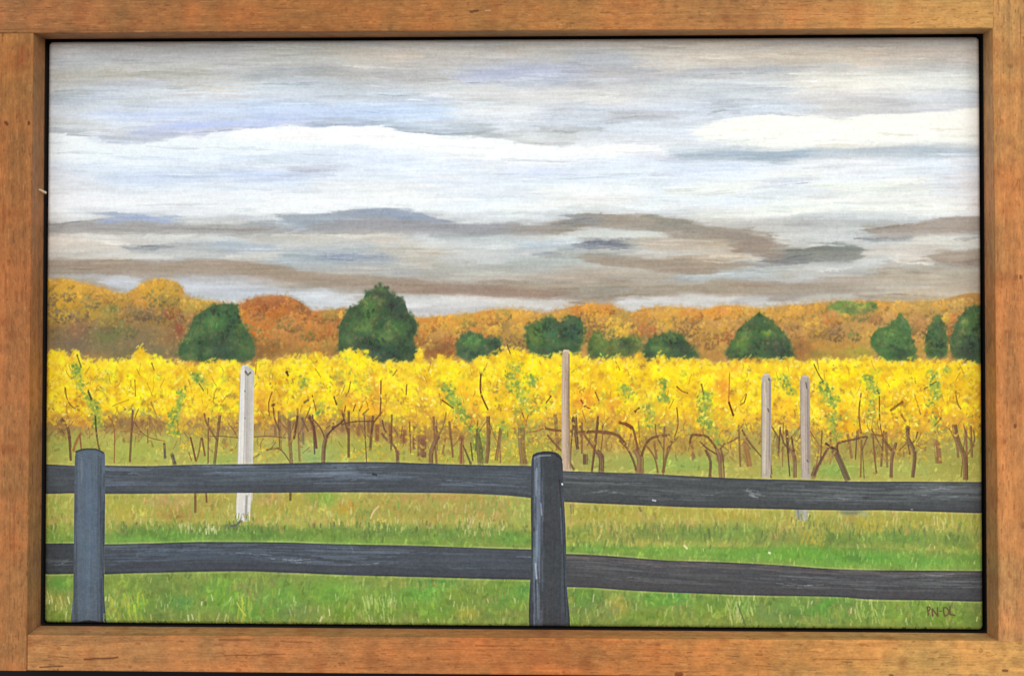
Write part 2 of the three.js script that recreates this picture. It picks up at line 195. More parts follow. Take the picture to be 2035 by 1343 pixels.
  [[1058, 504, 1080, 503, 1108, 504], 4, '80848b', 2, .85], [[1100, 500, 1160, 504, 1240, 502], 18, 'a5a59f', 6, .85], [[1290, 486, 1380, 484, 1470, 496], 28, 'b9ac9d', 7, .9], [[1400, 480, 1440, 478, 1480, 486], 16, 'ab9f8b', 6, .8], [[1462, 488, 1500, 484, 1530, 492], 22, '9b8c80', 4, .9], [[1480, 474, 1510, 474, 1540, 490, 1562, 500], 7, '8f857c', 3, .9], [[1472, 474, 1490, 473, 1508, 473], 4, 'd9cfc0', 2, .8],
  [[1150, 510, 1240, 518, 1330, 524, 1420, 528, 1480, 520], 24, 'a79b8c', 5, .92], [[1300, 534, 1380, 538, 1450, 536], 9, '9b8878', 3, .85], [[1280, 518, 1380, 514, 1420, 516], 8, 'a8937f', 4, .7], [[1350, 500, 1420, 508, 1500, 516], 5, 'd3c6b4', 2, .85], [[1380, 520, 1450, 522, 1500, 514], 5, 'c2b39f', 3, .7],
  [[1000, 518, 1070, 522, 1150, 524], 18, 'bfc4c0', 6, .9], [[1130, 535, 1250, 542, 1340, 548], 14, 'bcb4a8', 5, .85], [[1340, 552, 1430, 548, 1530, 545], 16, 'b6bbbc', 5, .9], [[1350, 548, 1420, 545, 1480, 541], 3, 'cdd3d6', 2, .8], [[1480, 525, 1500, 528, 1540, 530], 14, 'b2bac0', 5, .8],
  [[1000, 548, 1100, 552, 1200, 556], 14, 'b8aa9d', 5, .85], [[1000, 570, 1080, 576, 1180, 580, 1300, 574, 1420, 572, 1530, 574], 28, 'a69988', 4, .95], [[1000, 572, 1050, 578, 1110, 582], 14, '997f71', 4, .85], [[1200, 570, 1240, 566, 1280, 566], 10, '9f8f80', 4, .7], [[1110, 596, 1160, 596, 1220, 592], 14, 'a2907f', 4, .9], [[1120, 602, 1140, 602, 1160, 600], 5, '8d7a6c', 2, .8],
  [[1000, 596, 1060, 600, 1120, 606], 14, 'd3cec8', 5, .9], [[1240, 598, 1340, 597, 1480, 597], 18, 'd8d5d2', 5, .92], [[1440, 600, 1480, 596, 1530, 598], 12, 'b7b4b8', 5, .85], [[1470, 604, 1500, 602, 1530, 604], 5, 'd8d4c8', 3, .7],
  [[1620, 455, 1700, 452, 1760, 448], 14, 'd3d2cd', 6, .85], [[1740, 456, 1800, 452, 1860, 448, 1950, 446], 22, 'a99f93', 4, .92], [[1690, 460, 1730, 458, 1790, 456], 7, 'acaba9', 4, .85], [[1735, 455, 1770, 449, 1800, 446, 1830, 443], 5, '8d7c6f', 2, .85], [[1830, 456, 1890, 454, 1948, 456], 10, '9d8d80', 4, .85], [[1840, 440, 1900, 437, 1948, 436], 7, 'a8a5a2', 3, .8],
  [[1690, 474, 1730, 474, 1785, 472], 4, '87888a', 2, .85], [[1790, 478, 1860, 478, 1946, 480], 18, 'e2dbce', 6, .9], [[1900, 472, 1925, 472, 1946, 471], 3, '99918a', 1, .7], [[1600, 484, 1640, 482, 1675, 480], 4, '7e8178', 2, .85], [[1590, 487, 1630, 487, 1680, 488], 3, 'e3e4e0', 1, .8],
  [[1575, 504, 1610, 496, 1650, 495, 1700, 496], 16, '83857d', 3, .95], [[1525, 520, 1560, 514, 1600, 506, 1650, 508], 12, '84868a', 4, .9], [[1600, 514, 1630, 518, 1665, 524], 5, '8b8f8c', 2, .75], [[1680, 498, 1705, 495, 1730, 496], 5, '838680', 2, .8], [[1515, 488, 1535, 492, 1562, 502], 20, 'a2968a', 4, .9],
  [[1700, 500, 1780, 492, 1860, 492], 18, 'd1c6bc', 7, .85], [[1780, 505, 1820, 510, 1870, 508], 16, 'dccfc3', 6, .8], [[1850, 506, 1900, 508, 1946, 506], 16, 'aa9e92', 5, .9], [[1880, 518, 1915, 520, 1946, 518], 14, '9a897c', 4, .9], [[1770, 512, 1810, 520, 1870, 527], 4, 'e9e2d6', 1, .9], [[1825, 518, 1845, 519, 1860, 520], 4, '9b948a', 2, .7],
  [[1600, 530, 1680, 526, 1760, 520], 20, 'cdd0d0', 7, .9], [[1600, 548, 1680, 545, 1740, 540], 16, 'bec3c6', 6, .85], [[1645, 536, 1656, 537, 1668, 537], 6, 'f1f1ee', 2, .9], [[1520, 552, 1580, 556, 1640, 556], 12, 'c5c9ca', 5, .85], [[1515, 530, 1540, 528, 1580, 532], 6, 'd8dedd', 3, .7],
  [[1760, 530, 1840, 540, 1946, 540], 16, 'b5aea4', 5, .85], [[1740, 550, 1840, 552, 1946, 550], 30, 'b3a898', 6, .92], [[1770, 542, 1810, 541, 1850, 540], 4, '9c9389', 2, .7], [[1515, 572, 1600, 570, 1700, 562], 22, 'aa9b8d', 5, .92], [[1640, 564, 1700, 556, 1760, 560], 10, 'baaea2', 5, .8], [[1515, 592, 1560, 590, 1600, 586], 10, 'a89a90', 4, .85], [[1515, 598, 1540, 598, 1562, 596], 4, '958680', 2, .8],
  [[1600, 592, 1680, 586, 1780, 578, 1946, 576], 18, 'c3b8a6', 6, .9], [[1690, 588, 1740, 586, 1790, 586, 1860, 590], 5, '99887a', 2, .85], [[1700, 580, 1770, 578, 1840, 582], 5, 'cbb9a2', 3, .7], [[1800, 590, 1860, 592, 1946, 592], 12, 'bfab8a', 5, .85], [[1515, 606, 1560, 604, 1650, 600], 10, 'cfc4b4', 5, .8],
];
SKY.forEach((b) => band(...b));
edgeFill([88, 267, 115, 268, 130, 272, 160, 279, 200, 282, 280, 283, 350, 277, 450, 264, 520, 255, 560, 253, 640, 252, 720, 250, 760, 252, 800, 261, 870, 267, 930, 270, 1000, 277, 1050, 285, 1100, 288, 1140, 288], 60, 'f5fbff', 1, 1);
edgeFill([520, 257, 560, 254, 640, 253, 720, 251, 760, 253, 800, 262, 870, 268, 930, 271, 1000, 278, 1050, 286, 1100, 289, 1180, 287, 1300, 286], 45, 'ffffff', 1, 1);
edgeFill([1370, 252, 1440, 242, 1500, 234, 1560, 234, 1620, 231, 1660, 236, 1740, 228, 1840, 220, 1950, 214], 74, 'fefef4', 1, 2);
blob(220, 312, 90, 16, 'f8ffff', .9, .6); blob(100, 300, 24, 40, 'ebebf4', .7, .6); blob(1230, 296, 130, 9, 'f6f8f8', .8, .6);
band([1040, 270, 1100, 268, 1170, 272], 8, 'e4e6e6', 4, .7);
SKY2.forEach((b) => band(...b));
{ // drag the wet paint about: uneven band edges and streaks
  const w = TW / 2, h = Math.round(P(1000, 650)[1] / 2), src = u.getImageData(0, 0, w, h), a = src.data, dst = u.createImageData(w, h), d = dst.data;
  for (let y = 0; y < h; y++) for (let x = 0; x < w; x++) {
    const dx = (vnoise(x * .02, y * .06, 71) - .5) * 26 + (vnoise(x * .05, y * .5, 72) - .5) * 22, dy = (vnoise(x * .012, y * .03, 73) - .5) * 5 + (vnoise(x * .035, y * .12, 74) - .5) * 4 + (vnoise(x * .09, y * .4, 75) - .5) * 3;
    const sx = clamp((x + dx) | 0, 0, w - 1), sy = clamp(Math.round(y + dy), 0, h - 1), i = (y * w + x) * 4, j = (sy * w + sx) * 4;
    const tone = (vnoise(x * .012, y * .10, 76) - .5) * 14 + (vnoise(x * .03, y * .3, 77) - .5) * 12 + (vnoise(x * .05, y * .9, 78) - .5) * 8, warm = (vnoise(x * .008, y * .05, 79) - .5) * 10, k = a[j] > 236 ? .45 : 1;
    d[i] = clamp(a[j] + (tone + warm) * k, 0, 255); d[i + 1] = clamp(a[j + 1] + tone * k + 2, 0, 255); d[i + 2] = clamp(a[j + 2] + (tone - warm) * k, 0, 255); d[i + 3] = 255;
  }
  u.putImageData(dst, 0, 0);
}
// the cloud edges that were laid on last, and crisply
edgeFill([88, 267, 115, 268, 130, 272, 160, 279, 200, 282, 280, 283, 350, 277, 450, 264, 520, 255, 560, 253, 640, 252, 720, 250, 760, 252, 800, 261, 870, 267, 930, 270, 1000, 277, 1050, 285, 1100, 288, 1140, 288], 40, 'f2faff', .75, .8);
edgeFill([440, 268, 520, 257, 560, 254, 640, 253, 720, 251, 760, 253, 800, 262, 870, 268, 930, 271, 1000, 278, 1050, 286, 1100, 289], 34, 'ffffff', .8, .8);
edgeFill([1395, 249, 1440, 242, 1500, 235, 1560, 234, 1620, 232, 1660, 236, 1740, 229, 1840, 221, 1950, 215], 62, 'fefef4', .8, 1.4);
[[420, 248, 150, 9, 'b9cbf8', .7], [300, 230, 190, 15, 'cbdaf8', .6], [660, 222, 200, 18, 'cadaf8', .55], [520, 346, 100, 12, 'cddcf8', .7], [330, 352, 150, 16, 'd8e5fa', .7], [200, 312, 140, 24, 'f0faff', .7], [480, 388, 160, 16, 'f6faff', .6], [700, 312, 160, 12, 'dfeafc', .6], [1060, 342, 70, 14, 'd6e2fa', .6], [1400, 335, 90, 9, 'dbe4fa', .5], [990, 150, 100, 14, 'b8bfd8', .5], [1100, 142, 90, 18, 'bbc1d4', .5], [1180, 396, 80, 20, 'fafbf8', .6], [1750, 395, 180, 22, 'f6f7ef', .6], [150, 395, 60, 26, 'f4f5f9', .5]].forEach((b) => blob(...b.concat(.85)));
for (const e of [
  [[1340, 305, 1420, 301, 1520, 299, 1600, 296, 1700, 294, 1945, 293], 20, 'b4c1cc', .75, 1.4], [[1440, 303, 1500, 301, 1560, 300, 1620, 297], 19, 'a6b8c7', .7, 1.4],
  [[88, 451, 130, 443, 180, 438, 240, 437, 320, 442, 420, 451, 540, 450], 22, 'a3a09e', .8, 1], [[185, 438, 230, 430, 280, 428, 320, 431, 352, 440], 12, 'a2b0cc', .9, 1],
  [[540, 431, 560, 427, 620, 423, 700, 419, 760, 417, 810, 420, 850, 429, 890, 438, 960, 445, 1030, 446], 38, 'a0a8b0', .85, 1], [[600, 438, 700, 435, 800, 434, 900, 443, 1030, 448], 30, '9e9c9e', .75, 2], [[690, 421, 760, 418, 820, 424, 880, 437], 12, '93a0b8', .7, 1.4],
  [[1000, 449, 1060, 446, 1110, 441], 26, 'a29c96', .8, 1.6], [[1098, 444, 1120, 436, 1160, 430, 1210, 426, 1280, 429, 1340, 438, 1390, 449, 1450, 460, 1505, 471], 28, 'a1988b', .9, 1.6], [[1115, 440, 1150, 432, 1200, 430], 20, '898c90', .65, 1.4], [[1290, 431, 1350, 441, 1400, 452, 1450, 461], 15, '8a887d', .65, 1.2],
  [[1020, 470, 1100, 466, 1180, 459, 1260, 461, 1340, 467], 15, 'd3d8d3', .75, 1.6], [[1370, 446, 1450, 460, 1500, 470, 1540, 486, 1580, 505], 24, '9b9085', .8, 1.6], [[1520, 512, 1570, 503, 1620, 497], 20, '898983', .7, 1.6], [[1455, 494, 1475, 477, 1500, 472, 1525, 479, 1545, 492, 1566, 504], 32, '9b8d80', .85, 1.6], [[1150, 520, 1230, 532, 1330, 541, 1400, 545, 1460, 539, 1515, 526], -26, 'a29381', .8, 1.8], [[1150, 488, 1190, 480, 1230, 481, 1262, 487], 13, '7f848f', .7, 1.2],
  [[1558, 509, 1590, 497, 1620, 492, 1670, 493, 1720, 496], 26, '82847c', .85, 1.6], [[1510, 525, 1560, 514, 1605, 506], 14, '858789', .8, 1], [[1735, 459, 1775, 450, 1810, 444, 1850, 436, 1960, 431], 30, 'a79b8f', .85, 1], [[1845, 507, 1890, 498, 1960, 497], 28, 'a59787', .7, 2],
  [[88, 517, 180, 516, 300, 521, 400, 520, 470, 518, 520, 524, 600, 537, 700, 545, 800, 551, 880, 561, 1010, 570], 30, 'a69684', .85, 1.5], [[740, 576, 880, 585, 1000, 591, 1110, 595], -26, '9c8777', .75, 1], [[1200, 595, 1330, 586, 1450, 586, 1600, 588, 1750, 578], -26, 'a49684', .6, 1.6],
]) edgeFill(...e);
{ // dry brush: feather what was just laid down
  const w = TW / 2, h = Math.round(P(1000, 650)[1] / 2), a = u.getImageData(0, 0, w, h).data, dst = u.createImageData(w, h), d = dst.data;
  for (let y = 0; y < h; y++) for (let x = 0; x < w; x++) {
    const dx = (vnoise(x * .014, y * .5, 171) - .5) * 20 + (vnoise(x * .05, y * .8, 172) - .5) * 10, dy = (vnoise(x * .02, y * .06, 173) - .5) * 4 + (vnoise(x * .06, y * .3, 174) - .5) * 2.4, i = (y * w + x) * 4, j = (clamp(Math.round(y + dy), 0, h - 1) * w + clamp((x + dx) | 0, 0, w - 1)) * 4, tone = (vnoise(x * .03, y * .5, 175) - .5) * (a[j] > 238 ? 4 : 15);
    d[i] = clamp(a[j] + tone, 0, 255); d[i + 1] = clamp(a[j + 1] + tone, 0, 255); d[i + 2] = clamp(a[j + 2] + tone, 0, 255); d[i + 3] = 255;
  }
  u.putImageData(dst, 0, 0);
}
grab();
g.drawImage(under, 0, 0, TW, TH);
// --- sky brushwork: strokes pick their colour from the underpaint
function skyPass(n, l0, l1, w0, w1, a, jit, dry) {
  for (let i = 0; i < n; i++) {
    const x = rnd(80, 1965), y = rnd(66, 640); let L = rnd(l0, l1); const c = look(x + gauss() * 10, y + gauss() * 2.2), slope = gauss() * 0.035;
    for (let k = 0; k < 3; k++) if (Math.max(far3(c, look(x - L / 2, y - slope * L / 2)), far3(c, look(x + L / 2, y + slope * L / 2))) > 34) L *= 0.55;
    const w = Math.min(rnd(w0, w1), L * 0.35), v = 1 + gauss() * 0.012, bow = gauss() * L * 0.012;
    if (Math.max(far3(c, look(x, y - w / 2)), far3(c, look(x, y + w / 2))) > 60) continue;
    brush([x - L / 2, y - slope * L / 2, x, y + bow, x + L / 2, y + slope * L / 2], w, [c[0] * v, c[1] * v, c[2] * v], { a, jit, dry, bw: 2.3, taper: 0.3 });
  }
}
skyPass(1500, 40, 120, 5, 11, 0.32, 5, 0.3);
skyPass(3600, 16, 60, 2.5, 6, 0.4, 7.5, 0.35);
for (let i = 0; i < 900; i++) {                           // streaky passages of lighter and darker paint
  const x = rnd(90, 1950), y = rnd(80, 628), c = look(x, y), L = rnd(40, 170), d = gauss() * 15 + (c[0] > 225 ? -5 : 2), w = rnd(3, 11), sl = gauss() * .03, warm = gauss() * 4;
  if (far3(c, look(x - L / 2, y)) + far3(c, look(x + L / 2, y)) > 90) continue;
  scumble([x - L / 2, y - sl * L / 2, x, y + gauss() * 2, x + L / 2, y + sl * L / 2], w, [c[0] + d + warm, c[1] + d, c[2] + d - warm], { a: .42, l0: 8, l1: 40, density: .9 });
}
// dry-brush accents that stay legible
for (const [pts, w, c, o] of [
  [[97, 447, 130, 443, 170, 439, 200, 437], 2.4, '7d7f82', {}], [[250, 491, 300, 489, 346, 486], 3, '7e8286', { dry: .35 }], [[430, 456, 480, 457, 545, 455], 3, '918a86', { dry: .4 }], [[300, 452, 380, 455, 470, 458], 5, '9b9894', { dry: .45 }],
  [[620, 507, 690, 509, 760, 511], 9, '8f9bb0', { dry: .5 }], [[640, 514, 690, 517, 720, 514], 5, '8792a6', { dry: .5 }], [[735, 505, 760, 504, 775, 504], 4, '9fa6b0', { dry: .4 }], [[1140, 484, 1190, 481, 1246, 487], 10, '757985', { dry: .45 }], [[1060, 504, 1085, 502, 1110, 504], 4, '7a7f88', { dry: .4 }], [[1215, 495, 1235, 494, 1250, 495], 4, '6f7480', { dry: .4 }],
  [[1525, 521, 1570, 512, 1620, 505], 6, '75787a', { dry: .4 }], [[1580, 499, 1620, 493, 1660, 494], 8, '7b7d74', { dry: .3 }], [[1610, 508, 1640, 512, 1670, 522], 4, '848887', { dry: .5 }], [[1690, 474, 1740, 474, 1780, 472], 3, '7e8082', { dry: .3 }], [[1738, 455, 1780, 448, 1830, 443], 3.5, '86776c', { dry: .35 }],
  [[1125, 440, 1160, 434, 1200, 431], 5, '86898f', { dry: .35 }], [[1290, 433, 1350, 442, 1420, 458, 1500, 472], 4, '8f8a80', { dry: .35 }], [[900, 165, 950, 164, 1010, 163], 2.5, '9aa5b8', { dry: .3 }], [[800, 260, 860, 266, 960, 265], 5, '9fa7b3', { dry: .45 }], [[330, 266, 430, 261, 520, 252], 3, 'a9b3d0', { dry: .35 }],
  [[1360, 156, 1440, 146, 1520, 146, 1580, 150], 3, 'a9adb6', { dry: .4 }], [[1690, 588, 1780, 585, 1860, 589], 3, '8f8074', { dry: .4 }], [[1515, 597, 1545, 597, 1570, 594], 3, '8f7f78', { dry: .4 }], [[1470, 306, 1540, 311, 1610, 306], 6, 'a3b3c0', { dry: .45 }], [[130, 534, 180, 535, 200, 535], 3, '927f70', { dry: .2 }],
  [[190, 481, 225, 485, 262, 486], 3, 'f6f2ea', {}], [[575, 466, 660, 467, 780, 467], 2.5, 'e8dfd0', { dry: .3 }], [[1380, 518, 1440, 522, 1500, 515], 3, 'd5c8b6', { dry: .4 }], [[1640, 537, 1655, 537, 1670, 538], 4, 'f6f6f2', {}],
  [[400, 178, 440, 180, 490, 178], 3, 'eee7da', { dry: .3 }], [[790, 196, 830, 198, 860, 200], 2.5, 'f0f3f3', { dry: .3 }], [[1195, 193, 1210, 191, 1228, 190], 3, 'f7f8f8', { dry: .2 }], [[1575, 160, 1600, 161, 1640, 160], 4, 'f7f7f3', { dry: .3 }], 
  [[1590, 487, 1640, 487, 1690, 488], 2, 'e6e7e3', { dry: .2 }], [[1350, 549, 1420, 545, 1490, 541], 2.5, 'd3d8da', { dry: .3 }], [[730, 186, 780, 190, 830, 190], 3, 'a5b1b5', { dry: .4 }], [[560, 249, 640, 248, 720, 246], 3, 'a3aec4', { dry: .4 }], [[1205, 240, 1260, 232, 1330, 226], 5, 'b2b2b4', { dry: .5 }], [[1090, 258, 1130, 262, 1180, 258], 5, 'acadae', { dry: .5 }],
  [[1400, 226, 1440, 218, 1470, 221], 5, 'a9aeb5', { dry: .5 }], [[1040, 282, 1080, 285, 1150, 282], 2, 'adb2b2', { dry: .3 }], [[560, 340, 610, 340, 660, 338], 4, 'b6b7c6', { dry: .5 }], [[1520, 372, 1570, 366, 1640, 360], 4, 'c6ccd4', { dry: .5 }], [[1890, 520, 1920, 521, 1946, 519], 5, '93827a', { dry: .4 }],
]) scumble(pts, w, c, { a: 0.55 });

// --- distant trees --------------------------------------------------------------------
const TREETOP = [80, 553, 97, 555, 130, 555, 160, 562, 205, 572, 225, 580, 245, 584, 262, 578, 280, 565, 300, 557, 320, 554, 345, 559, 362, 572, 372, 590, 400, 596, 430, 600, 470, 606, 490, 598, 510, 590, 545, 588, 575, 590, 600, 603, 622, 620, 650, 617, 680, 612, 690, 618, 730, 622, 800, 624, 832, 632, 870, 629, 930, 624, 980, 615, 1020, 614, 1060, 619, 1090, 621, 1140, 608, 1180, 604, 1215, 606, 1240, 618, 1258, 622, 1275, 614, 1310, 610, 1360, 612, 1400, 615, 1420, 611, 1432, 607, 1470, 608, 1500, 612, 1530, 612, 1560, 608, 1600, 605, 1650, 600, 1740, 598, 1800, 600, 1860, 597, 1960, 590];
u.fillStyle = '#b98a4a'; poly(u, TREETOP.concat([1975, 735, 70, 735]), 0.5); u.fill();
const TREES = [
  [130, 590, 80, 44, 'cf9d3a'], [150, 575, 45, 18, 'dca53a'], [105, 625, 40, 26, 'bf9a36'], [110, 580, 40, 22, 'd3a244'], [215, 592, 26, 14, 'cf9a48'], [180, 628, 52, 20, 'b5953f'], [250, 600, 40, 18, 'b4883f'], [220, 615, 26, 13, '7c7f43', .7], [248, 618, 14, 14, 'c48a48'],
  [110, 670, 50, 34, '86714a'], [165, 655, 36, 26, '8f6b4c'], [150, 690, 40, 22, '7a6a4c'], [215, 670, 46, 36, '6f743f'], [280, 670, 46, 40, '83714a'], [280, 630, 50, 24, '9a7a48'], [345, 660, 24, 40, '8f6a42'], [356, 648, 12, 28, '8c4f38', .8], [320, 700, 60, 16, '78704a'], [250, 705, 40, 14, '6f6f45'],
  [310, 580, 50, 26, 'd6a138'], [290, 590, 34, 22, 'd69a44'], [340, 600, 30, 26, 'bf983c'], [335, 612, 26, 20, '9d7f3e', .7], [395, 610, 40, 15, 'b39a48'], [320, 632, 36, 14, 'a4833f'],
  [545, 612, 62, 24, 'aa6538'], [500, 625, 30, 22, 'c8742e'], [555, 640, 70, 30, 'bb7636'], [510, 665, 34, 30, 'c16c2c'], [590, 665, 54, 36, 'b37a3e'], [600, 606, 24, 14, '7d5b3a', .8], [620, 620, 22, 14, '9b6034', .8], [655, 640, 26, 34, 'a9743a'], [640, 685, 44, 22, 'a67636'], [535, 692, 32, 18, '86602f', .85], [510, 700, 20, 14, '7c5c34', .8], [600, 700, 24, 12, '8a7436', .7],
  [870, 650, 50, 26, 'd09a3c'], [930, 640, 60, 20, 'd59c38'], [1000, 628, 60, 16, 'dca23a'], [900, 668, 40, 20, 'c18c42'], [850, 690, 40, 22, '9a6631'], [880, 700, 30, 16, '8f5a2e'], [1000, 648, 26, 16, '9c7a3c', .7], [1020, 680, 26, 30, 'ae8a3c'], [970, 655, 30, 14, 'c2943c'],
  [1180, 622, 50, 18, 'e0a03a'], [1200, 645, 50, 26, 'd9a032'], [1240, 655, 24, 18, 'dcb02e'], [1170, 660, 20, 24, 'b58c38'], [1270, 655, 34, 30, 'b08440'], [1300, 640, 40, 20, 'cf9640'], [1350, 630, 70, 20, 'd99c40'], [1420, 622, 40, 16, 'e09a3c'], [1380, 650, 46, 24, 'b98a42'], [1410, 680, 36, 26, 'b8873c'], [1395, 665, 18, 14, '957843', .7],
  [1480, 622, 40, 14, 'd99a3c'], [1580, 630, 60, 24, 'cf963c'], [1640, 650, 60, 26, 'ab8043'], [1600, 690, 50, 30, 'a67638'], [1585, 690, 16, 30, '9a5f34', .7], [1660, 680, 50, 26, 'b48538'], [1720, 655, 40, 26, 'c0903f'], [1730, 632, 40, 12, 'ae7246', .7], [1800, 615, 60, 20, 'c59b48'], [1860, 612, 60, 18, 'be9a50'], [1825, 650, 20, 40, 'b1764a', .7], [1830, 690, 14, 24, 'b69042', .8], [1705, 700, 36, 16, 'aaa040', .9], [1640, 705, 40, 12, 'a3943c', .7], [1885, 660, 10, 40, 'b18a44', .9],
];
TREES.forEach(([x, y, rx, ry, c, a = 0.92]) => blob(x, y, rx * 1.25, ry * 1.25, c, a, 0.6));
grab();
function dabPass(n, x0, x1, yTop, yBot, l0, l1, w0, w1, a, jit, dir, amount) {
  for (let i = 0; i < n; i++) {
    const x = rnd(x0, x1), y = rnd(yTop(x), yBot(x)), c = look(x + gauss() * 5, y + gauss() * 3), L = rnd(l0, l1), th = dir + gauss() * amount, dx = Math.cos(th) * L / 2, dy = Math.sin(th) * L / 2, cl = vnoise(x * .045, y * .07, 41) + vnoise(x * .13, y * .17, 42) * .7 - .85, v = 1.03 + gauss() * jit + cl * 0.30, k = gauss() * jit * 0.6 + cl * .03;
    brush([x - dx, y - dy, x + gauss() * L * 0.12, y + gauss() * L * 0.12, x + dx, y + dy], rnd(w0, w1), [c[0] * (v + k), c[1] * v, c[2] * (v - k)], { a, jit: 7, dry: 0.12, bw: 2.1, taper: 0.35 });
  }
}
function topOf(list) { return (x) => { for (let i = 0; i < list.length - 2; i += 2) if (x <= list[i + 2]) return lerp(list[i + 1], list[i + 3], clamp((x - list[i]) / (list[i + 2] - list[i]), 0, 1)); return list[list.length - 1]; }; }
const treeTop = topOf(TREETOP);
g.save(); poly(g, TREETOP.concat([1975, 735, 70, 735]), 1); g.clip(); g.drawImage(under, 0, 0, TW, TH); g.restore();
dabPass(5600, 82, 1962, (x) => treeTop(x) + 2, () => 725, 4, 9, 4, 8, 0.5, 0.07, -0.8, 1.4);
for (let x = 84; x < 1960; x += rnd(3, 7)) { const y = treeTop(x) + rnd(-2, 3), c = look(x, treeTop(x) + 6), v = 1 + gauss() * 0.08; const q = P(x, y + 2); g.fillStyle = rgb([c[0] * v, c[1] * v, c[2] * v], .55); g.beginPath(); g.ellipse(q[0], q[1], rnd(2, 6), rnd(1.5, 4.5), R() * 3, 0, 7); g.fill(); }
// rounded crowns within the autumn wood: light upper edge, darker hollow beneath
for (let i = 0; i < 70; i++) {
  const x = rnd(85, 1955), y = treeTop(x) + 10 + R() * 62, c = look(x, y), rr = rnd(9, 24), lift = rnd(.08, .2); if (c[1] > c[0] * .98) continue;
  for (let k = 0; k < 26; k++) { const th = rnd(-3.0, -0.14), q = rnd(.6, 1.05), px = x + Math.cos(th) * rr * q * 1.3, py = y + Math.sin(th) * rr * q; if (py < treeTop(px) + 2) continue; brush([px, py, px + rnd(-4, 4), py + rnd(-3, 3)], rnd(3, 6), mixc([c[0] * (1 + lift), c[1] * (1 + lift), c[2] * (1 + lift)], hx('e0b45c'), .12), { a: .42, jit: 8 }); }
  for (let k = 0; k < 14; k++) { const px = x + gauss() * rr * 1.1, py = y + rr * rnd(.15, .6); brush([px, py, px + rnd(-4, 4), py + rnd(-3, 3)], rnd(3, 6), mixc([c[0] * .78, c[1] * .74, c[2] * .8], hx('7a5c38'), .3), { a: .4, jit: 8 }); }
}
for (let i = 0; i < 1900; i++) { // patches of other colours: olive, rust, straw, grey brown
  const x = rnd(85, 1958), y = treeTop(x) + 5 + R() * (714 - treeTop(x)), q = vnoise(x * .022, y * .035, 91) + vnoise(x * .06, y * .08, 92) * .5, d = (y - treeTop(x)) / (714 - treeTop(x)); if (y > 716) continue;
  const pal = q < .5 ? ['8a7a46', '7d7a44', '90844a', '8a6c4a'] : q < .75 ? ['a8743c', 'a0683a', '9a7a44', '8f7a4c'] : q < 1 ? ['cfa04a', 'd6aa58', 'c99446', 'd9b060'] : ['b5622e', 'c07034', 'a8663c', 'd08a40'];
  brush([x, y, x + rnd(-5, 5), y + rnd(-4, 4)], rnd(3.5, 7), pal[(R() * 4) | 0], { a: .2 + d * .22, jit: 9 });
}
// bright flecks and limbs in the autumn crowns
for (let i = 0; i < 200; i++) { const x = rnd(90, 1955), y = treeTop(x) + Math.pow(R(), 1.4) * 70 + 4, c = look(x, y); if (c[0] < 165) continue; brush([x, y, x + rnd(-3, 3), y + rnd(-2, 2)], rnd(3, 5.5), mixc(c, hx(R() < 0.6 ? 'f0bc48' : 'e2923e'), rnd(.2, .6)), { a: 0.5 }); }
for (const p of [[338, 625, 332, 605, 322, 592], [338, 625, 346, 605, 356, 596], [334, 610, 320, 604], [342, 612, 350, 612, 362, 606], [330, 598, 336, 590], [338, 640, 337, 618], [1000, 660, 999, 645, 992, 638], [999, 648, 1010, 640], [253, 680, 253, 705], [296, 668, 330, 670], [345, 672, 345, 700]]) brush(p, 2.2, '7c6438', { a: 0.65 });

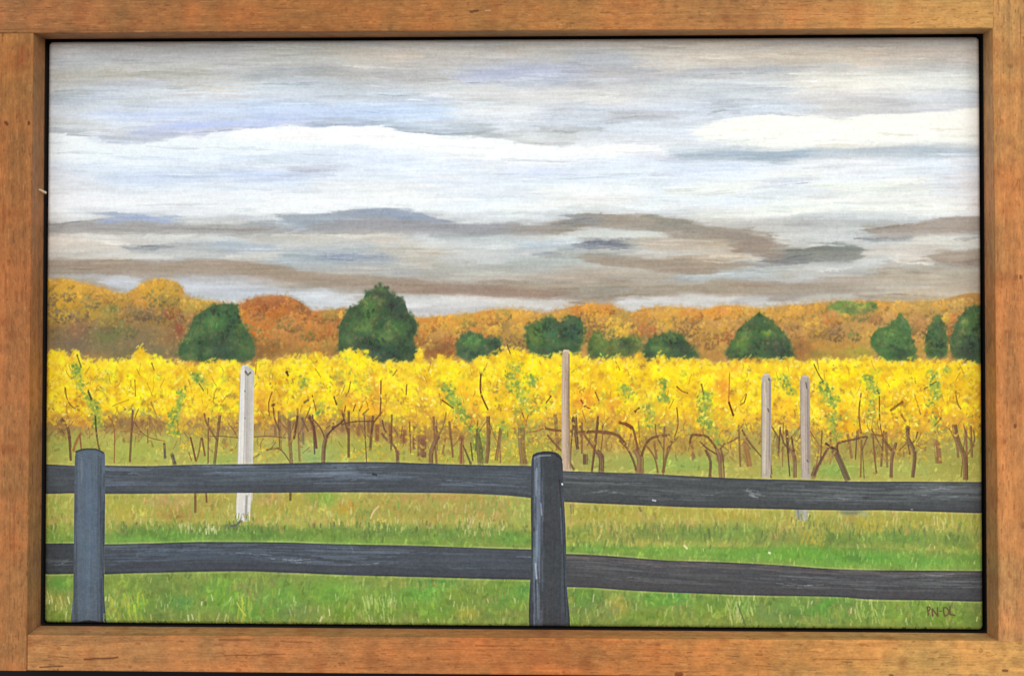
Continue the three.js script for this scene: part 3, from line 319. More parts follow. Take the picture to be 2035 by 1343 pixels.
{ // thin glazes of straw and grey brown over the wood, and a softened skyline
  g.save(); poly(g, TREETOP.concat([1975, 735, 70, 735]), 1); g.clip();
  for (const [x, y, rx, ry, c, a] of [[1400, 650, 620, 60, 'd3ad6c', .34], [1000, 640, 220, 50, 'd6a85c', .26], [1800, 640, 220, 60, 'c8a468', .34], [250, 690, 200, 46, '80735a', .62], [150, 680, 90, 44, '7c6c58', .5], [300, 650, 90, 30, '8f7a56', .35], [560, 665, 90, 50, 'c4884e', .3], [545, 605, 50, 16, '9a6044', .4], [1650, 660, 90, 30, 'a58450', .35], [1280, 650, 50, 26, 'a98656', .4], [1000, 675, 40, 26, 'a8874c', .35], [870, 692, 50, 18, '8c6038', .4], [1690, 640, 60, 20, 'b08a5c', .3], [130, 575, 60, 20, 'd9ae4c', .35], [310, 575, 50, 18, 'dcb04c', .35], [1120, 625, 60, 14, 'e0ae58', .3]]) blob(x, y, rx, ry, c, a, .85, g, 1);
  // each crown or hollow that stands out from its neighbours
  for (const [x, y, rx, ry, c, a] of [[1275, 660, 30, 34, 'a0764a', .6], [1235, 655, 26, 18, 'e0b43c', .6], [1180, 622, 44, 14, 'e6a844', .6], [1320, 625, 40, 13, 'e2a048', .55], [1400, 622, 44, 12, 'e6a14a', .6], [1435, 618, 20, 10, 'e89650', .6], [1390, 655, 34, 20, 'a78550', .5], [1420, 680, 30, 22, 'c09448', .5], [1340, 650, 40, 16, 'd6a050', .5], [1590, 625, 40, 16, 'd8a250', .55], [1640, 660, 40, 24, 'a07c4c', .55], [1600, 692, 22, 22, '9c6a42', .55], [1650, 690, 40, 18, 'bd924c', .5], [1720, 668, 34, 18, 'c99c50', .5], [1735, 634, 26, 10, 'a87450', .5], [1790, 612, 60, 12, 'd0a860', .5], [1880, 612, 50, 14, 'c9a868', .5], [1825, 650, 14, 30, 'b57e54', .5],
    [860, 645, 36, 16, 'd8a548', .55], [930, 635, 44, 13, 'd6a040', .5], [1010, 624, 40, 11, 'e2ac48', .6], [890, 668, 36, 14, 'cb9c54', .5], [1000, 650, 20, 16, '94784a', .5], [1030, 685, 20, 24, 'a98a48', .5], [855, 700, 30, 16, '8f5e36', .5], [520, 640, 26, 18, 'd28a44', .55], [560, 650, 34, 16, 'cc8e50', .45], [600, 668, 30, 18, 'bf8a4c', .45], [660, 640, 20, 22, 'a8743e', .5], [120, 585, 40, 20, 'dcae40', .5], [120, 622, 34, 16, 'c2a444', .5], [180, 600, 26, 12, 'cf9c50', .45], [190, 628, 34, 10, 'b79c4a', .5], [228, 615, 16, 9, '6f7c46', .6], [300, 580, 34, 16, 'dcac3e', .5], [345, 605, 22, 20, 'a38a48', .5], [395, 610, 30, 10, 'b8a354', .5], [356, 650, 9, 20, '964f3c', .5], [210, 670, 30, 22, '757a4a', .5], [150, 660, 22, 18, '9a7054', .4]]) blob(x, y, rx, ry, c, a, .75, g, 1);
  g.restore();
  for (let x = 84; x < 1962; x += rnd(2.5, 6)) { const q = P(x, treeTop(x) + rnd(-5, 3)), c = mixc(look(x, treeTop(x) + 8), hx('b9aa98'), .35); g.fillStyle = rgb(c, .28); g.beginPath(); g.ellipse(q[0], q[1], rnd(4, 9), rnd(2, 5), R() * 3, 0, 7); g.fill(); }
  const crown = (x, y, rr, c, a) => {
    for (let k = 0; k < rr * 2.6; k++) { const th = rnd(0, 6.3), q = Math.sqrt(R()), px = x + Math.cos(th) * q * rr * 1.25, py = y + Math.sin(th) * q * rr * .9; if (py < treeTop(px) - 1 || py > 716) continue; const lit = (-Math.sin(th) * .7 - Math.cos(th) * .35) * q, v = 1 + lit * .2 + gauss() * .05; brush([px, py, px + rnd(-4, 4), py + rnd(-3, 3)], rnd(3.5, 7), [c[0] * v, c[1] * v, c[2] * v], { a, jit: 8 }); }
    for (let k = 0; k < rr * .8; k++) { const th = rnd(.1, 1.5), px = x + Math.cos(th) * rr * 1.3 + gauss() * 2, py = y + Math.sin(th) * rr * .95 + gauss() * 2; if (py < treeTop(px) + 6 || py > 716) continue; brush([px, py, px + rnd(-4, 4), py + rnd(-3, 3)], rnd(3, 5.5), mixc([c[0] * .74, c[1] * .72, c[2] * .78], hx('7c6a48'), .4), { a: .3, jit: 8 }); }
  };
  for (let row = 2; row >= 0; row--) for (let x = 92; x < 1955; x += rnd(26, 50)) {
    const rr = rnd(11, 22), y = treeTop(x) + rr * .75 + row * rnd(20, 32); if (y > 706) continue;
    const left = x < 460, rust = x > 470 && x < 640, p = R(), c = row === 0 ? (rust ? ['b06c42', 'c47c3e', 'a5603c'] : left ? ['d8a840', 'cfa044', 'c4a048'] : ['e0a848', 'd8943c', 'e4b04c', 'c9a254', 'd4a040', 'c8803a', 'a8904a', 'e2a040']) : row === 1 ? (left ? ['a58c4a', '8f7c50', 'b49448', '84804c'] : rust ? ['c98548', 'c07838', 'b8804a'] : ['c8963f', 'a9804a', 'd8a844', '8f8a4c', 'b86c3c', 'e0b444', '8c6a44', 'c07a3c']) : left ? ['82745a', '6f7448', '8c7656', '7a6850', '96583e', '707648'] : ['b08848', '8c6640', 'a07a40', '7d7a44', 'a8603a', 'c8a04c', '7f6444'];
    crown(x, y, rr, hx(c[(p * c.length) | 0]), row === 0 ? .5 : .5);
  }
  for (let i = 0; i < 350; i++) { const x = rnd(85, 1958), y = treeTop(x) + 6 + R() * (712 - treeTop(x)), p = R(); brush([x, y, x + rnd(-4, 4), y + rnd(-3, 3)], rnd(3, 6), ['c79a50', 'b07a40', 'd8b060', '8a7448', 'a2854a', 'c0803c'][(p * 6) | 0], { a: .26, jit: 9 }); }
}
// dark evergreens: outline, tones, dabs
function evergreen(outline, base, tones, dabs, x0, x1, y0, y1) {
  u.save(); poly(u, outline, 0.5); u.fillStyle = '#' + base; u.fill(); u.clip(); tones.forEach(([x, y, rx, ry, c, a = 0.9]) => blob(x, y, rx, ry, c, a, 0.6));
  for (let k = 0; k < 10; k++) { const x = rnd(x0, x1), y = rnd(y0, y1), q = (x - x0) / (x1 - x0) + (y - y0) / (y1 - y0), rr = (x1 - x0) * rnd(.07, .16); blob(x, y, rr, rr * .8, q + rnd(-.5, .5) < 1 ? '6f9450' : '36493a', .5, .8); }
  u.restore(); grab();
  g.save(); poly(g, outline, 1); g.clip(); g.drawImage(under, 0, 0, TW, TH); g.restore();
  const pts = pathOf(outline.concat(outline.slice(0, 2)));
  const inside = (x, y) => { let r = false; const [a, b] = P(x, y); for (let i = 0, j = pts.length - 1; i < pts.length; j = i++) { if ((pts[i][1] > b) !== (pts[j][1] > b) && a < ((pts[j][0] - pts[i][0]) * (b - pts[i][1])) / (pts[j][1] - pts[i][1]) + pts[i][0]) r = !r; } return r; };
  for (let i = 0; i < dabs; i++) { const x = rnd(x0, x1), y = rnd(y0, y1); if (!inside(x, y)) continue; const c = look(x, y), th = rnd(0, 6.3), L = rnd(3, 8), cl = vnoise(x * .045, y * .05, 51) * 1.1 + vnoise(x * .12, y * .13, 52) * .7 - .9 - (x - x0) / (x1 - x0) * .12 - (y - y0) / (y1 - y0) * .25 + .15, v = 1.0 + gauss() * 0.09 + cl * .55, k = .05 + gauss() * 0.05 + cl * .2; brush([x, y, x + Math.cos(th) * L, y + Math.sin(th) * L], rnd(3.5, 7), [c[0] * (v + k) + 8, c[1] * v * .95 - 1, c[2] * (v - k * .6) + 2], { a: 0.5, jit: 7 }); }
  for (let i = 0; i < pts.length; i += 1) { if (R() < .45) continue; const c = hx(base), v = 1 + gauss() * .15, [px, py] = pts[i], x = px + gauss() * 3, y = py + gauss() * 3; g.fillStyle = rgb([c[0] * v, c[1] * v, c[2] * v], .6); g.beginPath(); g.ellipse(x, y, rnd(2, 5), rnd(1.5, 4), R() * 3, 0, 7); g.fill(); g.fillStyle = rgb([c[0] * 1.15, c[1] * 1.05, c[2]], .2); g.beginPath(); g.ellipse(x, y, rnd(5, 9), rnd(4, 7), R() * 3, 0, 7); g.fill(); }
}
evergreen([425, 606, 445, 603, 470, 606, 474, 622, 480, 640, 492, 658, 504, 680, 506, 706, 490, 718, 440, 722, 390, 718, 358, 712, 354, 694, 366, 672, 378, 650, 384, 632, 402, 618], '44623f', [[425, 640, 30, 22, '4f7f48'], [450, 620, 24, 14, '4a7045'], [478, 655, 22, 22, '587a3f'], [400, 690, 40, 22, '476a42'], [440, 700, 40, 20, '3c5a44'], [460, 645, 12, 26, '3a5a40', .7], [490, 690, 22, 24, '4f6c3e']], 460, 352, 508, 600, 722);
evergreen([755, 567, 770, 574, 778, 584, 796, 590, 806, 604, 812, 622, 826, 636, 829, 656, 820, 676, 830, 700, 822, 716, 760, 722, 700, 716, 674, 704, 673, 668, 676, 642, 688, 622, 694, 612, 716, 602, 728, 580, 740, 578], '3f5a3c', [[752, 585, 22, 16, '43553f'], [790, 610, 22, 26, '3c5240'], [700, 625, 18, 14, '46603f'], [735, 620, 24, 40, '567c43'], [715, 650, 34, 20, '557a42'], [790, 650, 30, 26, '4c7040'], [760, 670, 30, 20, '587d46'], [705, 675, 26, 20, '3b4f3c'], [760, 700, 50, 20, '3a5644'], [740, 690, 22, 16, '364a38'], [775, 600, 14, 26, '3d503e', .8]], 720, 670, 832, 566, 722);
evergreen([906, 684, 916, 668, 935, 660, 952, 664, 966, 674, 988, 672, 997, 684, 990, 706, 960, 718, 925, 716, 908, 704], '416343', [[940, 680, 26, 20, '4f7f45'], [980, 686, 16, 14, '3a5640'], [940, 704, 30, 12, '3c5c46']], 240, 902, 998, 658, 720);
evergreen([1046, 650, 1058, 642, 1072, 640, 1085, 630, 1100, 632, 1114, 640, 1124, 630, 1138, 626, 1154, 634, 1160, 652, 1156, 680, 1146, 700, 1100, 712, 1060, 704, 1046, 686], '47683f', [[1065, 665, 22, 26, '5f8440'], [1098, 665, 20, 30, '4b6f4a'], [1140, 660, 20, 30, '41624a'], [1100, 700, 40, 12, '3f5f42'], [1122, 655, 8, 24, '3d5a40', .8]], 340, 1042, 1162, 625, 712);
evergreen([1168, 680, 1180, 662, 1194, 660, 1200, 676, 1226, 674, 1250, 670, 1274, 674, 1272, 694, 1254, 706, 1200, 712, 1170, 708], '56703c', [[1185, 685, 16, 22, '5f7d3d'], [1245, 684, 28, 14, '455e39'], [1210, 696, 26, 10, '6d7a3c'], [1190, 704, 20, 8, '4d7a3f']], 220, 1164, 1276, 658, 712);
evergreen([1276, 692, 1290, 676, 1310, 666, 1332, 660, 1352, 666, 1370, 682, 1388, 704, 1376, 712, 1330, 716, 1284, 714], '43623c', [[1310, 690, 26, 16, '4c7442'], [1350, 686, 22, 18, '39503a'], [1330, 668, 20, 10, '4b6e44']], 240, 1272, 1390, 658, 716);
evergreen([1510, 621, 1524, 630, 1540, 642, 1556, 660, 1570, 676, 1577, 700, 1574, 714, 1520, 718, 1470, 714, 1442, 706, 1448, 688, 1460, 670, 1466, 654, 1484, 640, 1498, 628], '4a6a3e', [[1475, 680, 26, 22, '5f8440'], [1510, 640, 22, 16, '496a42'], [1545, 690, 34, 28, '41523f'], [1500, 690, 16, 26, '3f5a3c', .8], [1560, 660, 16, 18, '476540'], [1523, 661, 14, 9, '74a63f']], 460, 1440, 1580, 618, 718);
evergreen([1650, 612, 1660, 600, 1690, 598, 1714, 604, 1728, 598, 1744, 604, 1742, 614, 1716, 622, 1690, 624, 1664, 618], '728a48', [[1690, 616, 30, 8, '66804a'], [1728, 606, 14, 8, '7f9f4c'], [1665, 606, 14, 7, '78964a']], 120, 1644, 1748, 596, 624);
evergreen([1790, 625, 1800, 634, 1810, 650, 1812, 670, 1820, 690, 1816, 714, 1790, 718, 1756, 712, 1734, 690, 1732, 668, 1746, 652, 1764, 648, 1778, 636], '4d7440', [[1775, 680, 32, 24, '537f47'], [1795, 650, 14, 22, '4b6e44'], [1790, 704, 30, 12, '40613c']], 320, 1730, 1822, 624, 718);
evergreen([1863, 627, 1872, 634, 1880, 656, 1884, 680, 1882, 706, 1860, 712, 1842, 706, 1838, 680, 1846, 650, 1854, 636], '4e7042', [[1862, 660, 14, 30, '486a46'], [1850, 690, 12, 18, '58783f']], 200, 1836, 1886, 626, 712);
evergreen([1935, 608, 1950, 607, 1968, 604, 1970, 720, 1930, 718, 1900, 712, 1888, 690, 1894, 660, 1906, 632, 1920, 616], '466540', [[1925, 640, 24, 24, '4d7440'], [1930, 690, 40, 26, '3e5740'], [1905, 680, 14, 30, '44613e']], 400, 1886, 1965, 605, 720);

for (let i = 0; i < 520; i++) { // the wood laid back over the feet and flanks of the evergreens
  const x = rnd(350, 1955), y = rnd(625, 716); if (vnoise(x * .05, y * .06, 95) < .52) continue; brush([x, y, x + rnd(-4, 4), y + rnd(-4, 4)], rnd(3, 6), y > 690 ? ['9a7c48', '8a7a48', '7f8048', 'a5803f'][i % 4] : ['c09448', '7c8a4c', '8f7a44', '66804a'][i % 4], { a: .3, jit: 9 });
}
smear([80, 545, 1965, 580, 1965, 720, 80, 720], 2.2, .36);
// --- meadow behind and below the vines -------------------------------------------------
u.fillStyle = '#b3ad55'; poly(u, [60, 790, 1980, 790, 1980, 1290, 60, 1290], 0.5); u.fill();
u.fillStyle = '#869a4a'; poly(u, [60, 1060, 1090, 1065, 1120, 1085, 1980, 1110, 1980, 1300, 60, 1300], 0.5); u.fill();
const MEADOW = [
  [260, 842, 190, 18, '9c7048', .85], [120, 842, 40, 22, 'a1764a', .9], [450, 850, 60, 20, 'b08a50', .8], [130, 890, 60, 34, 'a9a850', .8], [270, 895, 120, 30, 'b4b654', .8], [380, 905, 70, 26, 'b8ab55', .8], [440, 915, 60, 20, 'aab45c', .8],
  [640, 850, 200, 24, 'a97f4c', .85], [540, 855, 40, 20, 'b08c52', .8], [620, 905, 60, 30, '9fb46c', .8], [720, 895, 90, 34, 'b0ab4e', .8], [860, 860, 140, 30, 'b4823e', .8], [940, 905, 120, 26, 'b5aa45', .8], [820, 915, 60, 20, 'bdb050', .7], [560, 910, 50, 20, 'b4ad58', .7],
  [1180, 875, 130, 36, 'b18c48', .85], [1330, 880, 160, 30, 'b3913f', .85], [1230, 920, 160, 24, 'aaa656', .85], [1360, 922, 120, 20, '9cae55', .8], [1480, 895, 50, 46, 'b3964c', .8], [1060, 900, 80, 34, 'a9a13c', .8], [1140, 915, 30, 26, 'b3a15c', .8],
  [1600, 900, 80, 40, 'a98d4c', .8], [1660, 935, 60, 20, '8fa950', .8], [1760, 890, 120, 34, 'a98a45', .85], [1800, 932, 130, 20, 'b0ad56', .85], [1900, 905, 60, 50, 'a69a4a', .8], [1560, 935, 40, 18, 'a9ad58', .8],
  // between the rails, left
  [115, 1010, 40, 40, 'aaaa50', .9], [115, 1062, 40, 24, '879f46', .85], [270, 1000, 80, 26, 'a9a846', .85], [250, 1018, 30, 18, 'c0aa48', .8], [330, 995, 70, 16, 'c7a066', .85], [350, 1020, 60, 20, 'b08d48', .8], [420, 1005, 40, 24, 'b09a4a', .8], [560, 1000, 90, 30, 'b7a148', .85], [530, 990, 40, 14, 'c2a063', .8], [640, 990, 40, 18, '88a746', .85], [690, 1012, 30, 14, 'c59a3a', .8], [760, 1010, 60, 30, 'b49d4e', .8], [720, 1024, 26, 14, '7f9a48', .8], [880, 1010, 110, 34, 'b09c50', .85], [860, 988, 120, 10, 'bd9554', .8], [980, 1012, 60, 30, 'a99a54', .85], [1035, 1020, 30, 40, 'a0a555', .85],
  [330, 1060, 140, 20, '76994a', .92], [500, 1058, 120, 16, '6f8f48', .9], [640, 1058, 140, 14, '7d9448', .9], [800, 1056, 130, 16, '7b8f4c', .9], [950, 1058, 110, 16, '84994c', .9], [1020, 1070, 50, 16, '7fa14c', .9], [300, 1074, 160, 9, '86ac50', .85], [620, 1078, 300, 7, '8bac4f', .8], [460, 1048, 24, 8, '5b6b48', .8],
  // between the rails, right
  [1180, 1020, 70, 22, 'b2a448', .9], [1300, 1015, 120, 18, 'b3a246', .9], [1450, 1022, 100, 16, 'b7a247', .9], [1580, 1030, 80, 18, 'aaa64c', .9], [1700, 1040, 90, 18, '95964a', .85], [1720, 1042, 40, 16, 'b5a645', .8], [1830, 1034, 120, 18, 'a9a047', .9], [1930, 1032, 40, 20, 'aaa348', .9],
  [1160, 1060, 50, 20, '8f9a48', .85], [1240, 1060, 90, 24, '97964a', .85], [1300, 1055, 60, 20, '87914a', .85], [1380, 1062, 80, 22, '7f944c', .85], [1480, 1060, 80, 26, '839a4c', .85], [1560, 1070, 90, 20, '8c8e4c', .8], [1680, 1072, 90, 22, '7d924a', .85], [1800, 1070, 90, 22, '79974a', .85], [1900, 1075, 60, 24, '85984c', .85],
  [1180, 1088, 80, 14, '84a34c', .9], [1330, 1096, 120, 14, '8dac4c', .9], [1480, 1102, 110, 16, '84ab4c', .9], [1590, 1100, 90, 20, '7caa48', .92], [1720, 1110, 120, 18, '74a94a', .92], [1840, 1118, 100, 14, '84ad50', .92], [1930, 1112, 40, 24, '87a14c', .9], [1650, 1120, 90, 8, '8cb454', .8],
  // lowest strip
  [115, 1160, 40, 20, '79a04a', .9], [108, 1195, 30, 20, 'a6a64c', .85], [115, 1228, 40, 14, '8e9f3f', .9], [250, 1170, 50, 26, '92a24a', .9], [270, 1205, 40, 26, '8fae46', .85], [320, 1165, 40, 26, '818e4c', .85], [350, 1205, 60, 30, '76984c', .9], [360, 1195, 30, 12, '78a058', .8], [330, 1222, 40, 16, '848d52', .8], [440, 1180, 60, 40, '84ac48', .9], [500, 1215, 60, 24, '7ba549', .85], [560, 1190, 50, 40, '80a94c', .9], [590, 1215, 40, 22, '82955a', .8],
  [660, 1180, 70, 34, '86ae4a', .9], [690, 1215, 40, 20, '869f3e', .85], [760, 1200, 60, 34, '83a348', .9], [840, 1180, 60, 26, '78a84a', .9], [880, 1160, 50, 10, '5f9a55', .8], [860, 1215, 60, 24, '8ead48', .85], [910, 1190, 40, 30, '91a24a', .85], [930, 1220, 24, 14, 'b0ab42', .8], [1000, 1185, 50, 40, '82a34a', .9], [1040, 1175, 24, 20, '74a74f', .8],
  [1160, 1190, 40, 34, '75994a', .9], [1190, 1215, 40, 20, '94985a', .8], [1230, 1205, 24, 22, 'b5a24e', .75], [1300, 1190, 60, 20, '76a449', .9], [1290, 1225, 70, 16, '94a546', .85], [1350, 1186, 50, 20, '71a24f', .85], [1420, 1205, 60, 26, '86a148', .9], [1450, 1228, 70, 14, '9fa650', .85], [1480, 1200, 30, 24, '7b9c4c', .8], [1560, 1215, 70, 30, '75954f', .9], [1540, 1222, 40, 16, '8a9a5c', .8], [1650, 1205, 60, 28, '6fa24c', .9], [1720, 1215, 50, 26, '86a44e', .9], [1790, 1215, 50, 28, '93ab4c', .88], [1860, 1215, 60, 28, '8ea84e', .9], [1930, 1225, 40, 30, '7f8f45', .9], [1880, 1232, 50, 12, '829a40', .85],
];
MEADOW.forEach(([x, y, rx, ry, c, a]) => { let k = hx(c); const gr = y > 1040 && k[1] > k[0] ? 1 : 0; if (y > 880 && y < 1062 && !gr) k = [k[0] - 7, k[1] + 1, k[2] - 1]; blob(x, y, rx * 1.15, ry * 1.2, gr ? [k[0] * .9, k[1] * .98, k[2] * .9] : k, a, 0.7); });
grab();
g.save(); poly(g, [60, 795, 1980, 795, 1980, 1290, 60, 1290], 1); g.clip(); g.drawImage(under, 0, 0, TW, TH); g.restore();
dabPass(3000, 82, 1962, () => 805, () => 960, 5, 12, 3, 7, 0.55, 0.09, -0.8, 1.4);
dabPass(3400, 82, 1962, () => 970, () => 1145, 5, 13, 3.5, 7, 0.55, 0.09, -1.4, 0.9);
dabPass(2800, 82, 1962, () => 1125, () => 1262, 6, 15, 3.5, 8, 0.55, 0.09, -1.4, 0.9);
function blades(n, x0, x1, y0, y1, cols, l0, l1, w0, w1, a = 0.7) { for (let i = 0; i < n; i++) { const x = rnd(x0, x1), y = rnd(y0, y1), L = rnd(l0, l1), lean = gauss() * 0.35; const gcol = mixc(look(x, y), hx(cols[(R() * cols.length) | 0]), rnd(.35, .95)); brush([x, y, x + lean * L * 0.4, y - L * 0.5, x + lean * L, y - L], rnd(w0, w1) * rnd(1, 1.8), gcol, { a: a * rnd(0.6, 1), bw: 2, jit: 9, taper: .4 }); } }

for (let i = 0; i < 260; i++) { const x = rnd(90, 1955), lo = R() < .5, t = x > 1090 ? 1 : 0, y = lo ? rnd(1150 + t * 30, 1244) : rnd(1040 + t * 20, 1080 + t * 40); blob(x, y, rnd(8, 24), rnd(5, 13), ['4f7034', '5a7a3a', '63803e', '557a40'][i % 4], rnd(.18, .42), .8, g, 1); }
for (let i = 0; i < 120; i++) { const x = rnd(90, 1955), y = R() < .6 ? rnd(1160, 1240) : rnd(985, 1060); blob(x, y, rnd(6, 20), rnd(5, 14), ['a3b450', '8fae48', 'b0b85c'][i % 3], rnd(.15, .4), .8, g, 1); }
for (let i = 0; i < 150; i++) { const x = rnd(90, 1955), t = x > 1090 ? lerp(0, 34, (x - 1090) / 860) + 8 : 0, lo = R() < .45, y = lo ? rnd(1152 + t, 1240) : rnd(985 + t, 1052 + t), c = lo ? ['868a56', '9aa04c', '7c8850', 'a6a650'] : ['c9a866', 'b89850', 'c2ae58', 'a59a58', 'bd9a62']; for (let k = 0; k < 7; k++) { const px = x + gauss() * 13, py = y + gauss() * 7; brush([px, py, px + rnd(-3, 3), py - rnd(5, 12)], rnd(3, 6.5), c[(R() * c.length) | 0], { a: .38, jit: 10 }); } }
const PALE = ['d9d98c', 'cfd470', 'e3dfa4', 'c3cf62'], DARKG = ['64784a', '5b7240', '74854f', '6a6f48'], OCHRE = ['d9b45c', 'cf9f58', 'e0c67c', 'c9a048', 'c3b04a'], GREEN = ['86b24a', '6f9f46', '97bb4c', '7aa850'];
blades(150, 210, 1050, 985, 1050, OCHRE, 6, 16, 1.5, 3, .6); blades(170, 210, 1050, 985, 1055, GREEN, 6, 15, 2, 4, .55); blades(170, 210, 1050, 1000, 1060, PALE, 5, 13, 1.5, 2.6, .6); blades(150, 210, 1050, 1040, 1062, DARKG, 4, 10, 2, 4, .6); blades(220, 210, 1050, 1060, 1085, GREEN, 4, 10, 2, 4, .55);
blades(50, 92, 145, 985, 1075, OCHRE.concat(PALE), 6, 16, 1.5, 3, .6); blades(30, 92, 145, 1045, 1080, DARKG.concat(GREEN), 5, 10, 2, 4, .6); blades(40, 355, 430, 1045, 1062, ['e9e2ae', 'd9d08c', 'f0e8c0'], 4, 11, 1.5, 2.5, .85); blades(22, 740, 810, 1036, 1058, PALE, 5, 10, 1.5, 2.4, .7); blades(60, 900, 1000, 1030, 1068, ['e0c890', 'd0b070', 'e8dca8'], 5, 11, 1.4, 2.4, .7);
blades(330, 1126, 1950, 1015, 1062, OCHRE.concat(PALE), 7, 19, 1.5, 3, .55); blades(260, 1126, 1950, 1048, 1090, DARKG, 6, 18, 2, 4, .5); blades(320, 1126, 1950, 1085, 1132, GREEN, 4, 12, 2, 4, .55); blades(90, 1126, 1950, 1070, 1130, ['c9d970', 'dfe29a', 'b5cc5c'], 4, 10, 1.4, 2.4, .65); blades(45, 1590, 1640, 1060, 1085, ['d8b84a', 'cfae48'], 5, 12, 1.6, 3, .5); blades(30, 1700, 1760, 1032, 1060, ['cdb94c', 'c2b04a'], 6, 12, 3, 5, .5); blades(40, 1160, 1260, 1040, 1090, ['e0cf7a', 'd5b95c'], 5, 13, 1.6, 3, .65);
blades(420, 90, 1950, 1150, 1245, ['b9cc5c', 'a8c454', 'c9d678', '9abf50'], 6, 18, 1.6, 3.4, .5); blades(260, 90, 1950, 1160, 1245, ['678a45', '5f8044', '729253', '85925a'], 6, 18, 2, 4, .5); blades(150, 90, 1950, 1190, 1245, ['e3e6a0', 'd5df84', 'f0efc0'], 5, 14, 1.3, 2.4, .65); blades(14, 92, 140, 1185, 1215, ['eae2a2', 'e0d484'], 6, 13, 1.6, 2.6, .8); blades(40, 215, 290, 1195, 1240, ['d4d94e', 'c3ce48'], 8, 20, 2, 3.6, .6); blades(26, 470, 500, 1195, 1238, ['d8dc58', 'c9d24c'], 10, 22, 1.6, 3, .6); blades(50, 720, 790, 1190, 1240, ['cfdc6c', 'e0e6a0'], 8, 20, 1.4, 2.6, .6); blades(40, 1440, 1500, 1200, 1242, ['e0e6a4', 'cdd67c'], 8, 22, 1.4, 2.6, .6); blades(40, 1700, 1760, 1190, 1240, ['dbe08c', 'c3d264'], 8, 20, 1.5, 2.6, .6);
brush([736, 1030, 742, 1016, 752, 1006], 4, 'e3bd8c', { a: .9 }); brush([1466, 1200, 1474, 1222, 1482, 1244], 3.5, '5c7a45', { a: .8 }); brush([470, 1198, 478, 1212, 488, 1224], 3, 'd6e05c', { a: .8 }); brush([1360, 1084, 1366, 1090], 5, 'e8e2a0', { a: .9 }); brush([1528, 1098, 1531, 1099], 4, 'efeec8', { a: .9 });

for (let i = 0; i < 2600; i++) { // brown tangle of old wood and shade under the leaves
  const x = rnd(84, 1960), reach = x > 760 && x < 1900 ? 64 : 34, y = 832 + Math.pow(R(), 1.3) * reach * (.55 + vnoise(x * .02, 4, 85)), th = rnd(-2.4, -.7), L = rnd(4, 12), c = ['a0703e', '8c5f38', 'b08444', '7f5f3a', 'b99448', '9a8340', '8f6a44'][(R() * 7) | 0];
  brush([x, y, x + Math.cos(th) * L, y + Math.sin(th) * L], rnd(2.5, 6), mixc(look(x, y), hx(c), rnd(.4, .9)), { a: .55, jit: 10, dry: .12 });
}
// --- far vine trunks, behind the leaves -------------------------------------------------
const BR = 'ab7a52';
for (const [p, w, c] of [
  [[546, 846, 547, 866], 6, '8d6a4a'], [[680, 842, 681, 858], 6, '8a6a48'], [[711, 838, 712, 866], 9, '96683f'], [[732, 826, 733, 868], 7, '8a5a38'], [[749, 838, 749, 876], 9, '8f5e3c'], [[775, 836, 777, 880], 9, '94603c'], [[802, 846, 803, 882], 10, '93603e'], [[824, 848, 823, 892], 8, '76503f'], [[834, 866, 833, 906], 8, '80563f'], [[842, 868, 842, 908], 12, '7b5142'], [[990, 848, 992, 896], 5, '8c5f38'],
  [[1163, 903, 1163, 922], 11, '6d4e3c'], [[1545, 866, 1548, 912], 5, '8d6646'], [[1862, 874, 1866, 920], 13, '8c5f40'], [[1480, 872, 1490, 926], 12, 'a27648'], [[1375, 872, 1377, 914], 5, '93693f'], [[602, 830, 602, 880], 6, '77655a'], [[1628, 890, 1622, 930], 5, '9b6f48'], [[960, 850, 958, 920], 16, '7b7544'],
]) brush(p, w, c, { a: .8, jit: 8, dry: .15, taper: .05 });
brush([780, 868, 850, 870, 920, 872], 5, 'a3734a', { a: .7, dry: .2 });

// --- the band of yellow leaves ----------------------------------------------------------
const VTOP = [80, 700, 97, 702, 110, 694, 122, 694, 134, 704, 150, 694, 162, 706, 185, 714, 215, 716, 240, 713, 262, 704, 272, 690, 285, 687, 292, 702, 310, 708, 350, 716, 372, 718, 400, 723, 420, 714, 450, 716, 475, 724, 505, 724, 515, 712, 545, 716, 562, 710, 600, 705, 630, 702, 645, 703, 660, 712, 676, 700, 692, 692, 712, 695, 728, 702, 745, 714, 760, 720, 790, 716, 815, 720, 826, 712, 832, 694, 838, 692, 844, 716, 858, 722, 868, 708, 884, 705, 900, 708, 912, 718, 925, 722, 945, 714, 965, 706, 985, 698, 1005, 687, 1030, 690, 1050, 698, 1075, 708, 1100, 704, 1118, 700, 1145, 698, 1160, 706, 1180, 716, 1200, 712, 1222, 704, 1240, 712, 1258, 712, 1268, 700, 1278, 704, 1292, 714, 1312, 704, 1330, 714, 1360, 710, 1390, 714, 1420, 720, 1440, 722, 1465, 716, 1488, 708, 1505, 714, 1530, 712, 1575, 712, 1600, 716, 1650, 712, 1690, 714, 1720, 708, 1745, 709, 1770, 718, 1790, 718, 1812, 711, 1840, 713, 1870, 714, 1910, 716, 1945, 722, 1965, 724];
